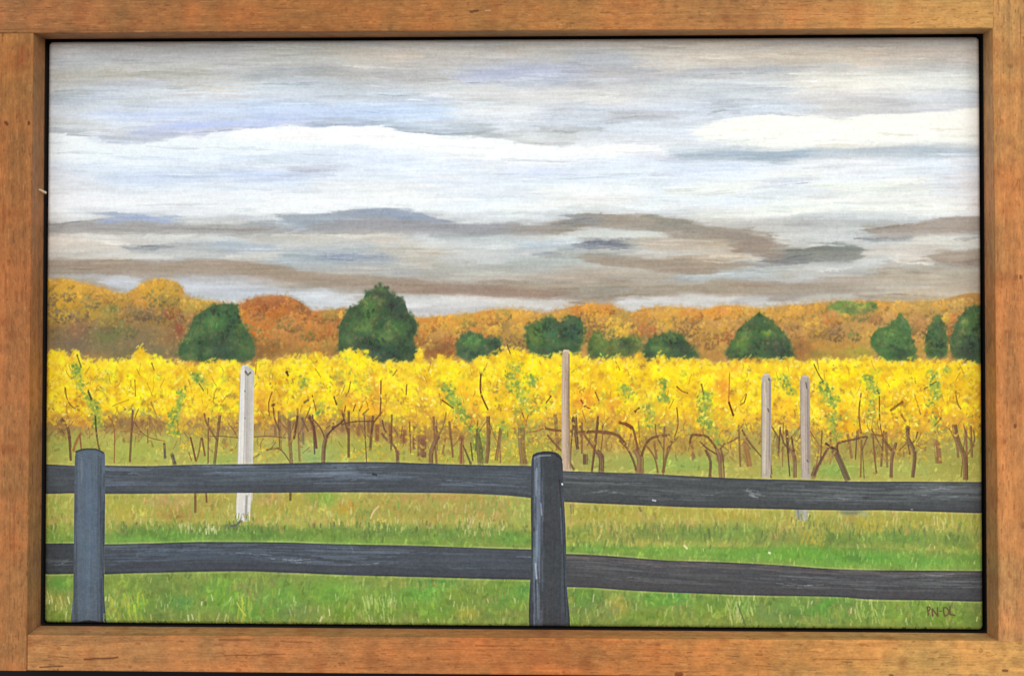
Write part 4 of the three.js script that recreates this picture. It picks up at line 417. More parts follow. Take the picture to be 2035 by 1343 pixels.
const VBOT = [80, 846, 110, 838, 140, 842, 170, 848, 200, 830, 240, 826, 290, 822, 320, 838, 340, 856, 362, 858, 385, 840, 410, 846, 440, 836, 475, 838, 505, 836, 540, 842, 570, 832, 600, 828, 640, 838, 680, 830, 720, 830, 760, 838, 800, 848, 840, 860, 870, 846, 900, 856, 930, 862, 960, 846, 985, 858, 1010, 874, 1040, 858, 1090, 842, 1130, 846, 1170, 846, 1210, 854, 1240, 870, 1262, 882, 1290, 858, 1330, 858, 1370, 856, 1410, 866, 1430, 880, 1460, 862, 1500, 850, 1540, 856, 1580, 862, 1630, 868, 1660, 872, 1690, 868, 1730, 864, 1770, 874, 1800, 876, 1850, 868, 1900, 862, 1965, 866];
const vTop = topOf(VTOP), vBot = topOf(VBOT);
u.fillStyle = '#f0c624'; { const b = []; for (let i = VBOT.length - 2; i >= 0; i -= 2) b.push(VBOT[i], VBOT[i + 1]); poly(u, VTOP.concat(b), 0.5); } u.fill();
for (let x = 80; x < 1960; x += 26) { const j = gauss() * 8; blob(x, 722 + j, 30, 14, 'f6dc3c', .55, .8); blob(x + j, 836 + j * 0.4, 34, 24, 'd5a136', .75, .8); blob(x, 862 + j * .5, 30, 16, 'b98a40', .6, .8); }
const LEAF = [
  [250, 775, 80, 50, 'f8da1c'], [120, 750, 30, 40, 'f2d02e'], [105, 805, 24, 40, 'c9a640', .8], [120, 835, 30, 14, 'a97c4c', .8], [165, 843, 18, 10, 'd89a3a', .8], [255, 838, 70, 14, 'b07a46', .8], [380, 722, 26, 10, 'e6a83a', .8], [430, 760, 44, 40, 'f4d22e'], [440, 830, 40, 18, 'c8993e', .8], [372, 820, 30, 30, 'cfa848', .7], [140, 720, 40, 14, 'e6c234', .7], [330, 745, 40, 24, 'eec32a', .8],
  [515, 780, 16, 60, 'eeb83a', .8], [615, 750, 60, 40, 'fadc14'], [675, 755, 14, 20, 'b79a4a', .8], [690, 786, 16, 12, 'c79c46', .7], [715, 722, 38, 24, 'f7dc1c'], [720, 805, 56, 24, 'f2b22c'], [545, 795, 22, 22, 'd9a53a', .7], [570, 820, 30, 16, 'e2bb3c', .7], [640, 815, 40, 18, 'd3bb3c', .7], [750, 790, 14, 46, 'dca43a', .7], [790, 745, 40, 30, 'eecf34'], [780, 800, 36, 20, 'cfae3c', .8], [785, 834, 36, 16, 'c0ab3a', .8], [850, 815, 40, 40, 'd6a735', .85], [835, 770, 16, 60, 'dcae36', .7], [890, 740, 34, 34, 'f6d51e'], [925, 795, 30, 30, 'f2b82a', .85], [920, 820, 26, 12, 'e3ab48', .8], [975, 760, 50, 50, 'f0cf28'], [995, 850, 24, 26, 'cbb72e', .8], [960, 830, 30, 20, 'c9a03e', .7], [870, 855, 30, 14, 'b3894a', .7],
  [1050, 730, 54, 40, 'f8de18'], [1050, 800, 44, 34, 'd8c02e', .8], [1100, 790, 24, 30, 'ecc02e', .8], [1090, 845, 34, 14, 'ad8444', .8], [1160, 795, 34, 26, 'f4ac2c', .9], [1155, 745, 30, 30, 'f4ce22'], [1230, 755, 26, 40, 'fbd610'], [1215, 805, 30, 18, 'ecaa34', .85], [1243, 728, 5, 30, 'd9823a', .7], [1290, 800, 40, 40, 'dcc038', .85], [1340, 745, 80, 34, 'f8d81a'], [1190, 835, 50, 20, 'd3a63c', .8], [1250, 862, 16, 14, 'eab136', .8], [1330, 840, 40, 20, 'c39c44', .8], [1436, 765, 20, 36, 'f5ac32', .9], [1480, 750, 30, 40, 'f3c82a'], [1470, 820, 34, 24, 'f3cc32', .85], [1390, 800, 24, 40, 'e3c838', .7], [1500, 715, 30, 10, 'e6a23a', .8], [1460, 732, 26, 12, 'f0b032', .7],
  [1565, 760, 32, 46, 'f4ce2c'], [1555, 800, 24, 24, 'f2b62c', .85], [1575, 845, 34, 20, 'dca93a', .8], [1690, 745, 60, 30, 'fbda16'], [1800, 745, 90, 36, 'fad816'], [1800, 805, 70, 36, 'f5c31e', .9], [1690, 850, 34, 22, 'f6be1c', .9], [1780, 856, 60, 16, 'd7a53a', .85], [1895, 770, 40, 50, 'f0c222'], [1940, 790, 20, 80, 'd9aa2e', .85], [1890, 845, 60, 20, 'd3a236', .85], [1740, 820, 26, 26, 'eebc32', .7], [1620, 830, 36, 30, 'e9c23c', .8], [1795, 780, 30, 12, 'e9c23e', .6],
];
LEAF.forEach(([x, y, rx, ry, c, a = 0.85]) => blob(x, y, rx * 1.2, ry * 1.2, c, a, 0.8));
grab();
{ const b = []; for (let i = VBOT.length - 2; i >= 0; i -= 2) b.push(VBOT[i], VBOT[i + 1] - 12); g.save(); poly(g, VTOP.map((v, i) => (i % 2 ? v + 8 : v)).concat(b), 1); g.clip(); g.drawImage(under, 0, 0, TW, TH); g.restore(); }
const sprig = (v) => vnoise(v * 0.11, 3.3, 5) * 10 - 5;
// ragged fill first, then many leaf dabs
for (let pass = 0; pass < 3; pass++) {
  const n = [5200, 6200, 1700][pass];
  for (let i = 0; i < n; i++) {
    const x = rnd(82, 1962), t0 = vTop(x) + sprig(x), t1 = vBot(x) + sprig(x + 400) * 1.4, f = R(), y = lerp(t0 + 2, t1, f); if (f > 0.86 && R() < 0.5) continue;
    let c = look(x, clamp(y, vTop(x) + 4, vBot(x) - 3)); const cl = vnoise(x * .05, y * .06, 61) + vnoise(x * .14, y * .16, 62) * .8 - .9, v = 1.06 + gauss() * [0.04, 0.05, 0.06][pass] + Math.min(cl * .22, .06), k = gauss() * 0.03 - cl * .07; if (cl < -.22 && R() < .6) c = mixc(c, hx(f > .55 ? 'b5803a' : 'd3a236'), rnd(.25, .65)); if (cl > .2 && R() < .6) c = mixc(c, hx('ffe31a'), rnd(.3, .8)); c = [c[0] * v * (1 + k * .4), c[1] * v * (1 - k), c[2] * v];
    if (pass === 2) { const q = R(); c = q < 0.5 ? mixc(c, hx('ffec3c'), rnd(.3, .8)) : q < 0.72 ? mixc(c, hx('e79a2c'), rnd(.2, .6)) : q < 0.9 ? mixc(c, hx('fdf08c'), rnd(.2, .6)) : mixc(c, hx('9c7a34'), rnd(.2, .5)); }
    const L = [rnd(5, 11), rnd(4, 8), rnd(2, 5)][pass], th = rnd(0, 6.3), w = [rnd(5, 9), rnd(4, 7), rnd(2, 4)][pass];
    brush([x - Math.cos(th) * L / 2, y - Math.sin(th) * L / 2, x + gauss() * 2, y + gauss() * 2, x + Math.cos(th) * L / 2, y + Math.sin(th) * L / 2], w, c, { a: [0.8, 0.7, 0.72][pass], jit: 6, dry: 0.08, bw: 2, taper: .4 });
  }
}
for (let i = 0; i < 150; i++) { // gaps where wood and shade show between the leaves
  const x = rnd(90, 1955), f = Math.pow(R(), .6), y = lerp(vTop(x) + 14, vBot(x) - 4, f); blob(x, y, rnd(4, 10), rnd(3, 8), ['a8803a', 'b58c34', '94703a', 'a39440', 'c08f36'][i % 5], .5, .7, g, 1);
  for (let k = 0; k < 4; k++) { const px = x + gauss() * 7, py = y + gauss() * 6; brush([px, py, px + rnd(-4, 4), py + rnd(-4, 4)], rnd(2.5, 4.5), ['9c7434', '8a6a34', 'b18a36', 'a09a40'][(R() * 4) | 0], { a: .5 }); }
}
for (let i = 0; i < 420; i++) { // lemon clumps
  const x = rnd(90, 1955), y = lerp(vTop(x) + 6, vBot(x) - 16, Math.pow(R(), 1.4)); if (vnoise(x * .03, y * .04, 63) < .5) continue; for (let k = 0; k < 9; k++) { const px = x + gauss() * 11, py = y + gauss() * 8; brush([px, py, px + rnd(-4, 4), py + rnd(-3, 3)], rnd(3.5, 6.5), ['ffe21a', 'ffea3c', 'fbdc14', 'fff07a'][(R() * 4) | 0], { a: .6, jit: 6 }); }
}
for (let x = 88; x < 1955; x += rnd(3.5, 9)) { const y = vTop(x) + rnd(-3, 6); brush([x - rnd(1, 4), y + rnd(0, 3), x + rnd(1, 4), y - rnd(-1, 4)], rnd(1.8, 3.6), ['f9ec86', 'f6e04c', 'f3d638', 'f8e860', 'eac23c'][(R() * 5) | 0], { a: .65 }); }
for (let i = 0; i < 46; i++) { const x = rnd(95, 1950), y = vBot(x) + rnd(-4, 20), s = rnd(6, 15); for (let k = 0; k < s * 1.6; k++) { const px = x + gauss() * s, py = y + gauss() * s * .6; brush([px, py, px + rnd(-4, 4), py + rnd(-4, 4)], rnd(3, 6), ['e8c030', 'd8aa38', 'f2d438', 'c99c40', 'c8b442', 'b5923e'][(R() * 6) | 0], { a: .6 }); } }
for (let i = 0; i < 46; i++) { const x = rnd(95, 1950), y = lerp(vTop(x) + 14, vBot(x), R()), s = rnd(5, 12); for (let k = 0; k < s * 1.4; k++) { const px = x + gauss() * s, py = y + gauss() * s * .9; brush([px, py, px + rnd(-4, 4), py + rnd(-4, 4)], rnd(3, 6), ['c9c03a', 'b4b844', 'd8cc34', 'a3ac44'][(R() * 4) | 0], { a: .42 }); } }
smear([80, 690, 1965, 700, 1965, 880, 80, 880], 2.8, .42);
for (const [x, y, rx, ry, c, a] of [[1158, 795, 32, 24, 'f6a82c', .5], [1110, 790, 16, 22, 'f2b030', .4], [1438, 765, 22, 36, 'f6a630', .5], [1462, 735, 26, 14, 'f0a83a', .4], [715, 808, 50, 20, 'f2ac2c', .45], [925, 790, 34, 26, 'f4b02c', .45], [1210, 805, 26, 16, 'eda634', .4], [1500, 715, 26, 9, 'e29a38', .45], [1555, 800, 22, 20, 'f4b22c', .4], [850, 810, 36, 34, 'd8a638', .45], [750, 790, 14, 40, 'd69c38', .4], [520, 790, 12, 40, 'e8a83a', .4], [1690, 850, 30, 18, 'f6b81c', .5], [1900, 770, 30, 40, 'eab826', .4], [1260, 870, 18, 14, 'eeb434', .5], [165, 843, 16, 9, 'd89438', .5], [380, 722, 24, 9, 'e8a23a', .5],
  [155, 745, 16, 22, '93b04c', .4], [186, 810, 14, 24, '9db44c', .4], [350, 830, 16, 34, 'a0b84c', .45], [392, 755, 12, 16, '94b04a', .4], [915, 815, 20, 34, '8fac46', .5], [942, 870, 20, 36, '868f40', .55], [1040, 800, 24, 30, 'a5b040', .45], [1022, 745, 18, 24, 'b5b83c', .4], [1405, 830, 20, 44, '94b048', .5], [1245, 780, 14, 18, 'a5b044', .4], [1320, 778, 14, 18, 'a8b444', .4], [1648, 785, 18, 26, 'a0b044', .4], [1735, 770, 16, 20, '98b048', .4], [1858, 770, 16, 30, 'a8b444', .4], [675, 755, 14, 18, 'b5a04c', .5], [600, 770, 14, 18, 'c2b43c', .35], [785, 835, 30, 14, 'b8ac3c', .4], [1290, 820, 22, 24, 'b0ac40', .35], [995, 860, 26, 26, 'bcae38', .5], [1060, 860, 20, 20, 'b0a03c', .45],
  [310, 760, 60, 26, 'ffe01a', .3], [250, 790, 50, 20, 'ffdc18', .3], [620, 745, 50, 26, 'ffe018', .3], [715, 715, 30, 16, 'fde628', .3], [890, 735, 30, 24, 'fadc20', .3], [1050, 725, 50, 24, 'ffe41c', .3], [1230, 750, 24, 34, 'ffdc10', .35], [1340, 740, 70, 24, 'fadc20', .3], [1690, 740, 50, 22, 'ffe018', .3], [1790, 740, 70, 24, 'ffe01a', .3]]) blob(x, y, rx, ry, c, a, .9, g, 1);
for (let i = 0; i < 1500; i++) { const x = rnd(84, 1960), y = lerp(vTop(x) + 3, vBot(x) - 6, R()), c = ['ffe630', 'fff088', 'f7d420', 'eeb62c', 'd9a236', 'f4dc50', 'c9b83a'][(R() * 7) | 0], th = rnd(0, 6.3), L = rnd(3, 7); if (vnoise(x * .06, y * .08, 66) < .42) continue; brush([x, y, x + Math.cos(th) * L, y + Math.sin(th) * L], rnd(3, 6), c, { a: .45, jit: 7, taper: .4 }); }
for (let i = 0; i < 130; i++) { const x = rnd(90, 1955), f = Math.pow(R(), .7), y = lerp(vTop(x) + 12, vBot(x), f); if (vnoise(x * .03, y * .05, 67) < .48) continue; for (let k = 0; k < 5; k++) { const px = x + gauss() * 8, py = y + gauss() * 6; brush([px, py, px + rnd(-4, 4), py + rnd(-4, 4)], rnd(2.5, 5), ['a87c34', '94763a', 'b98f38', 'c48a30', '8f8a3c'][(R() * 5) | 0], { a: .42 }); } }
// leaves low among the trunks
for (const [x0, x1, y0, y1, n] of [[940, 1065, 848, 918, 150], [690, 780, 862, 915, 60], [780, 940, 850, 900, 80], [1080, 1300, 850, 900, 90], [370, 470, 850, 910, 50], [1540, 1640, 860, 915, 60], [1740, 1950, 866, 915, 90], [500, 560, 870, 905, 30]]) for (let i = 0; i < n; i++) { const x = rnd(x0, x1), y = lerp(y0, y1, Math.pow(R(), 1.4)); brush([x, y, x + rnd(-5, 5), y + rnd(-5, 5)], rnd(3, 6.5), ['d9b838', 'c8a83c', 'e6cc3e', 'b8a23e', 'c0963c', 'd0c448'][(R() * 6) | 0], { a: .5, jit: 8 }); }
// green shoots running through the yellow
const G1 = ['7d9a40', '94ac44', '6a8a40', 'a9b848', '869c48'];
function shoot(list, spread, n, al = .75) { const f = topOf(list.length > 2 ? list : list.concat(list)); const y0 = list[0], y1 = list[list.length - 2]; for (let i = 0; i < n; i++) { const y = rnd(y0, y1), x = f(y) + gauss() * spread * 1.25; if (i < n * .22) blob(x, y, rnd(6, 13), rnd(6, 12), ['a3b848', 'b9bf45', '8fae48'][i % 3], .4 * al, .8, g, 1); const th = rnd(0, 6.3), L = rnd(2, 6); brush([x, y, x + Math.cos(th) * L, y + Math.sin(th) * L], rnd(4, 8), G1[(R() * 5) | 0], { a: al * rnd(.4, .85), jit: 10 }); if (R() < .3) { const px = x + gauss() * spread * 1.6, py = y + rnd(-8, 8); brush([px, py, px + rnd(-4, 4), py + rnd(-4, 4)], rnd(3, 5), ['f4d832', 'e6c436', 'fbe964'][(R() * 3) | 0], { a: .7 }); } } }
// lists are (y, x) pairs down each shoot
shoot([722, 146, 750, 152, 765, 160, 790, 174, 808, 188, 830, 192, 852, 194], 7, 120); shoot([740, 390, 760, 394], 7, 34); shoot([772, 362, 800, 356, 825, 345, 850, 340, 868, 350], 7, 110); shoot([744, 604, 770, 602], 5, 16, .6); shoot([800, 640, 825, 634], 6, 22, .6); shoot([764, 884, 790, 898, 812, 912, 832, 924, 856, 940], 9, 120, .8); shoot([860, 950, 915, 955], 12, 60, .6); shoot([720, 1020, 760, 1022, 800, 1040, 820, 1072], 14, 90, .6); shoot([744, 1052, 770, 1060], 7, 26, .7); shoot([765, 1240, 792, 1246], 9, 36, .6); shoot([752, 1322, 772, 1318], 6, 22, .7); shoot([782, 1312, 796, 1328], 8, 24, .7); shoot([800, 1286, 850, 1290], 8, 36, .6); shoot([778, 1406, 810, 1398, 835, 1396, 855, 1414, 886, 1430], 10, 120, .75);
shoot([750, 1558, 786, 1572], 7, 40, .7); shoot([760, 1634, 778, 1642, 808, 1662], 9, 70, .85); shoot([820, 1656, 870, 1660], 7, 50, .7); shoot([745, 1720, 775, 1738, 786, 1744], 8, 56, .85); shoot([735, 1850, 760, 1856, 790, 1864, 806, 1846], 8, 70, .65); shoot([820, 1858, 860, 1860], 6, 22, .55); shoot([790, 1728, 836, 1732], 8, 34, .5); shoot([730, 1882, 742, 1884], 5, 14, .5); shoot([835, 1000, 880, 998], 10, 40, .5); shoot([810, 1030, 880, 1040], 10, 40, .4); shoot([735, 700, 780, 720], 14, 22, .35);
for (let i = 0; i < 60; i++) { const x = rnd(100, 1940), y = rnd(725, 840); brush([x, y, x + rnd(-5, 5), y + rnd(-5, 5)], rnd(2, 4), G1[(R() * 5) | 0], { a: .4 }); }
smear([80, 690, 1965, 700, 1965, 900, 80, 900], 1.6, .2);
// leaves hanging below the wire
for (const [x, y, n, s] of [[370, 885, 26, 14], [520, 890, 14, 9], [705, 905, 30, 40], [990, 900, 20, 14], [1035, 905, 26, 20], [1070, 880, 16, 14], [1260, 885, 14, 8], [1600, 880, 14, 20], [800, 890, 16, 20], [880, 905, 12, 16]]) for (let i = 0; i < n; i++) { const px = x + gauss() * s, py = y + gauss() * 12; brush([px, py, px + rnd(-5, 5), py + rnd(-5, 5)], rnd(2, 4.5), ['e6c33c', 'd2b240', 'f0d650', 'c8b648', 'd8a83c'][(R() * 5) | 0], { a: .65 }); }

smear([80, 930, 1965, 965, 1965, 1262, 80, 1262], 1.8, .3);
// thin stocks everywhere along the rows
for (let i = 0; i < 46; i++) {
  const x = rnd(i % 5 ? 560 : 100, 1945), f0 = x < 1060 ? 922 : lerp(936, 956, (x - 1060) / 890), y0 = vBot(x) - rnd(4, 20), y1 = Math.min(f0, rnd(888, f0 + 12)), b = gauss() * 12, c = ['6e4f38', '7c5a3c', '8a6240', '5f4a3a', '906a44'][i % 5], w = rnd(3, 7.5);
  brush([x, y1, x + b * .5, lerp(y1, y0, .5), x + b, y0], w, c, { a: .62, jit: 10, dry: .16, taper: .06, bw: 1.9 }); if (R() < .6) { const d = R() < .5 ? -1 : 1; brush([x + b * .5, lerp(y1, y0, .5), x + d * rnd(7, 14), lerp(y1, y0, .8), x + d * rnd(12, 26), y0 - rnd(0, 10)], w * .6, c, { a: .6, jit: 9, dry: .2, bw: 1.8 }); }
}
// --- vine wood in front of the leaves ---------------------------------------------------
const WOOD = [
  [[123, 834, 132, 846, 137, 868, 140, 915], 6, '6c5238'], [[146, 896, 154, 874, 160, 862], 5, 'a0683c'], [[157, 866, 161, 896], 4, '8a5a3a'], [[130, 772, 134, 796, 146, 810, 158, 815], 2.6, '6e4a26'], [[153, 706, 161, 730], 3, '6a6230'], [[174, 776, 181, 794], 4, '5f5a30'], [[189, 824, 192, 858, 197, 892], 4.5, '55502f'], [[267, 755, 269, 786], 3, '8a6a24'], [[292, 762, 302, 786], 2.4, '9a7a28'], [[223, 807, 240, 800, 255, 794], 2, 'a8801e'], [[302, 722, 306, 735], 3, '86702c'], [[215, 828, 226, 850, 226, 920], 3, 'a5713f'], [[268, 838, 278, 856, 296, 870, 327, 877], 3.4, '86542e'], [[240, 858, 262, 858, 280, 864], 2.4, 'a06c40'], [[292, 838, 293, 880], 2.6, '9d6c3c'], [[327, 882, 329, 908], 5, '5f5752'], [[343, 904, 346, 922], 7, '4b4746'], [[378, 868, 382, 884, 388, 914], 4, '7c5630'], [[398, 870, 395, 896, 389, 916], 3, '8a6438'], [[401, 872, 406, 906], 4, '7a5030'], [[414, 832, 413, 922], 3, '7b5636'], [[416, 866, 440, 867, 472, 870], 2.4, '7d5c38'], [[374, 900, 380, 914], 3, '94702f'], [[300, 800, 310, 824], 2, 'a07828'], [[455, 842, 468, 860], 2.4, '8a6a40'], [[395, 762, 404, 775], 2.6, '5f6a30'],
  [[573, 838, 576, 878, 580, 924], 7, '6a4f3a'], [[590, 826, 587, 858, 585, 872], 5, '664a38'], [[555, 836, 566, 850, 573, 862], 2.4, '7c5c38'], [[505, 868, 535, 866, 566, 870], 2.6, '75563a'], [[530, 894, 552, 890, 566, 902, 576, 918], 3.4, '6d5132'], [[502, 912, 514, 902], 2.6, '8d7038'], [[613, 830, 622, 848, 628, 890], 7.5, '6a4736'], [[600, 832, 612, 856], 3.4, '6f5138'], [[641, 924, 643, 890, 648, 866], 10, '73583f'], [[648, 866, 662, 850, 676, 840, 682, 834], 6, '5c4434'], [[680, 843, 706, 838, 744, 838], 3.6, '6a4a34'], [[644, 868, 636, 850, 616, 826], 3.4, '70583c'], [[648, 850, 662, 840], 2.2, '80643c'], [[757, 756, 756, 800, 755, 826], 3.6, '84561f'], [[760, 835, 764, 854, 776, 866], 3.4, '74543a'], [[757, 862, 770, 876, 785, 890, 790, 920], 4.4, '7a5a40'], [[790, 896, 791, 922], 5.5, '785c42'], [[856, 922, 858, 894, 870, 866], 9, '775640'], [[865, 846, 870, 864], 3, '75563a'], [[880, 900, 885, 872], 4, '96704a'], [[916, 922, 917, 870], 10, '8a5a3e'], [[921, 884, 928, 902, 935, 922], 5, '5d4a34'], [[940, 914, 936, 880], 3.2, '6b6034'], [[965, 920, 969, 880, 969, 828], 8, '80603e'], [[955, 922, 952, 890, 946, 862], 12, '6e6a3c'], [[955, 745, 956, 780, 970, 814], 3, '784a22'], [[880, 795, 900, 810], 3, '6f4a26'], [[568, 739, 572, 747], 5, '57431f'], [[620, 786, 627, 815], 3, '7a5a26'], [[696, 760, 693, 778, 687, 786], 2.4, '8b6426'], [[664, 789, 669, 803], 4, '66491f'], [[722, 800, 714, 816], 2.6, '84521f'], [[706, 804, 702, 816], 2.4, '84521f'], [[686, 808, 684, 826], 2.8, '8a5a26'], [[808, 765, 808, 784], 2.6, '8a6424'], [[788, 735, 780, 746], 2.2, '9a6e26'], [[540, 780, 534, 800, 534, 826], 2.4, '8a5f2a'], [[612, 795, 604, 800], 4, '6f6030'], [[545, 803, 541, 804], 5, '6e3f24'], [[583, 762, 580, 755], 2, 'a57c28'], [[1008, 686, 1014, 702], 3, '6b5420'], [[720, 824, 732, 812], 2, '8a6228'],
  [[1040, 922, 1038, 888, 1037, 850], 14, '83683e'], [[1035, 816, 1042, 830], 3, '8b6434'], [[1048, 858, 1066, 856, 1084, 850], 3.4, '9a6e38'], [[1083, 851, 1114, 856, 1180, 857, 1215, 862], 5.5, '7e5330'], [[1165, 858, 1200, 858, 1230, 868, 1244, 884], 6.5, '76512f'], [[1232, 876, 1248, 892, 1260, 916, 1263, 934], 5.5, '6d4e34'], [[1272, 938, 1273, 910, 1264, 892], 15, '855f42'], [[1276, 906, 1282, 886, 1298, 869, 1330, 866, 1342, 871], 5, '74502f'], [[1244, 842, 1256, 850, 1264, 870, 1268, 896], 5, '8a6236'], [[1232, 840, 1244, 844, 1254, 850], 6.5, '7a4522'], [[1345, 810, 1347, 845, 1340, 870], 3, '8c6234'], [[1088, 865, 1106, 886, 1124, 904, 1140, 932], 4, '7a5234'], [[1152, 846, 1164, 868, 1178, 890, 1190, 904], 4.4, '7d5a38'], [[1195, 938, 1195, 908, 1186, 896], 11, '6e5140'], [[1194, 902, 1198, 870, 1197, 846], 3.4, '84623c'], [[1285, 886, 1300, 908, 1307, 938], 5, '8b6440'], [[1300, 878, 1305, 912], 4, '936c44'], [[1318, 938, 1324, 908, 1336, 878], 6, '80603c'], [[1371, 880, 1376, 866, 1392, 865, 1408, 868, 1424, 892], 5.5, '76512f'], [[1392, 878, 1405, 890, 1425, 902], 3.6, '6f5034'], [[1435, 950, 1432, 910, 1427, 892], 13, '7e5a44'], [[1433, 892, 1440, 880], 4, '80603c'], [[1403, 894, 1412, 918, 1410, 946], 5.5, '6e503a'], [[1446, 881, 1470, 868], 4, '84603a'], [[1475, 855, 1490, 880, 1514, 912], 4.4, '755536'], [[1155, 796, 1162, 808, 1173, 813], 3.2, '7d3c1c'], [[1184, 780, 1190, 796], 2.6, '8f5f26'], [[1085, 800, 1095, 788], 3, '8d4a22'], [[1262, 818, 1273, 808], 4.4, '6b5a26'], [[1345, 768, 1355, 777, 1367, 782], 2.8, '7a5a20'], [[1394, 764, 1398, 783], 3.6, '8a6426'], [[1449, 800, 1456, 826], 4.4, '743c1c'], [[1450, 742, 1448, 798], 2.6, 'c9742a'], [[1483, 784, 1480, 800, 1472, 804], 2.6, 'a8682a'], [[1270, 838, 1272, 868], 3, '9a8436'], [[1158, 816, 1164, 838], 2.6, 'a07a34'],
  [[1516, 916, 1524, 930, 1532, 948], 4, '6d4e3c'], [[1550, 854, 1560, 884, 1574, 896], 4.4, '6f4f3a'], [[1580, 948, 1580, 910, 1575, 894], 8, '76543e'], [[1572, 868, 1578, 896], 4.4, '714f36'], [[1620, 942, 1632, 916, 1646, 890], 6, '74503a'], [[1616, 946, 1622, 930], 10, '6d4c38'], [[1684, 954, 1670, 914, 1660, 896], 12, '65503f'], [[1664, 900, 1666, 882, 1684, 876, 1722, 868], 5.5, '6f4f38'], [[1641, 881, 1652, 889, 1664, 896], 5.5, '54402f'], [[1711, 946, 1711, 880, 1708, 820, 1712, 782], 3.8, '8c5f2c'], [[1713, 894, 1724, 868], 4, '765538'], [[1733, 862, 1756, 866], 5, '8f5f30'], [[1736, 866, 1738, 900, 1741, 938], 4.6, '85593a'], [[1748, 788, 1748, 826, 1754, 866, 1774, 894], 3.6, '7e5a2e'], [[1771, 948, 1773, 910, 1781, 880], 6.5, '7c5c40'], [[1772, 894, 1754, 872], 3.4, '7b5a3c'], [[1788, 894, 1806, 876], 3.6, '96703a'], [[1814, 948, 1818, 900, 1806, 872, 1803, 850], 8, '6c4e38'], [[1820, 888, 1842, 880], 2.8, 'a8803c'], [[1920, 952, 1918, 910, 1902, 876, 1897, 844], 11, '7e5e3c'], [[1922, 904, 1936, 886], 3.4, '8a683e'], [[1618, 724, 1628, 745, 1636, 757], 2.2, '7f6a24'], [[1748, 782, 1744, 776], 3, '5f6a30'], [[1770, 815, 1793, 799], 5, '87601f'], [[1838, 773, 1860, 758], 2.6, '6f6426'], [[1792, 824, 1800, 836], 4.4, '94702c'], [[1857, 846, 1870, 832], 3.8, '84602a'], [[1900, 786, 1904, 802, 1910, 812], 2.4, '8a6a24'], [[1824, 805, 1830, 822], 2.6, 'b08a2a'], [[1748, 880, 1750, 906, 1764, 916], 3, 'a57c46'],
];
for (const [p0, w, c] of WOOD) { const p = p0.map((v) => v + gauss() * Math.min(1.2, w * .25)); for (let k = 0; k < 2; k++) { const i = 2 * ((R() * (p.length / 2)) | 0); blob(p[i], p[i + 1], w * .75, w * .9, c, .55, .5, g, 1); } brush(p, w * 1.05, c, { a: .78, jit: 11, dry: .16, taper: .06, bw: 1.9 }); if (w > 6) brush(p.map((v, i) => (i % 2 ? v : v - w * 0.25)), w * 0.3, mixc(hx(c), hx('c9a884'), .4), { a: .55, dry: .3 }); }
for (let i = 0; i < 150; i++) { const x = rnd(100, 1945), y = rnd(735, 840), th = rnd(-2.2, -0.9), L = rnd(8, 22); brush([x, y, x + Math.cos(th) * L * .5 + gauss() * 2, y + Math.sin(th) * L * .5, x + Math.cos(th) * L, y + Math.sin(th) * L], rnd(1.2, 2), ['a8781e', 'b98a24', '96702a', 'c79030'][(R() * 4) | 0], { a: .5, bw: 1.5 }); }
for (let i = 0; i < 1500; i++) {                          // leaves lying over the wood
  const x = rnd(90, 1955), t1 = vBot(x) + 10, y = lerp(vTop(x) + 10, t1, Math.pow(R(), .7)), cl = vnoise(x * .03, y * .04, 81); if (cl < .45) continue; const f = (y - vTop(x)) / (t1 - vTop(x)), th = rnd(0, 6.3), L = rnd(2, 6);
  brush([x, y, x + Math.cos(th) * L, y + Math.sin(th) * L], rnd(3, 6), f > .8 ? ['d2a43c', 'c0923e', 'dcb840', 'b5a044'][(R() * 4) | 0] : ['f6d822', 'fbe546', 'f0c62a', 'eab030', 'ffee70', 'e2c63a'][(R() * 6) | 0], { a: .7, jit: 8 });
}
for (let i = 0; i < 700; i++) { const x = rnd(90, 1955), y = rnd(836, 900), cl = vnoise(x * .02, y * .05, 83); if (cl < .5) continue; const th = rnd(0, 6.3), L = rnd(2, 6); brush([x, y, x + Math.cos(th) * L, y + Math.sin(th) * L], rnd(3, 6), ['b98a44', 'c79c48', 'a5743f', 'd0ae4c', 'a9a04a'][(R() * 5) | 0], { a: .45, jit: 8 }); }
for (let i = 0; i < 210; i++) { const x = rnd(100, 1945), y = rnd(846, 900), th = rnd(-2.6, -0.5), L = rnd(8, 26); brush([x, y, x + Math.cos(th) * L * .5 + gauss() * 3, y + Math.sin(th) * L * .5, x + Math.cos(th) * L, y + Math.sin(th) * L], rnd(1.2, 2.4), ['7c5634', '94683a', '6d5034', 'a57c40'][(R() * 4) | 0], { a: .42, bw: 1.5 }); }
// feet of the vines below the rail
for (const [p, w, c] of [[[388, 980, 388, 1018], 6, '7d5c3a'], [[409, 980, 410, 998], 5, '7d5c3a'], [[577, 980, 577, 994], 6, '77603c'], [[1136, 1002, 1137, 1020], 10, '8f8a5c'], [[1270, 1008, 1274, 1016], 6, '8a7a48']]) brush(p, w, c, { a: .8, taper: .05 });

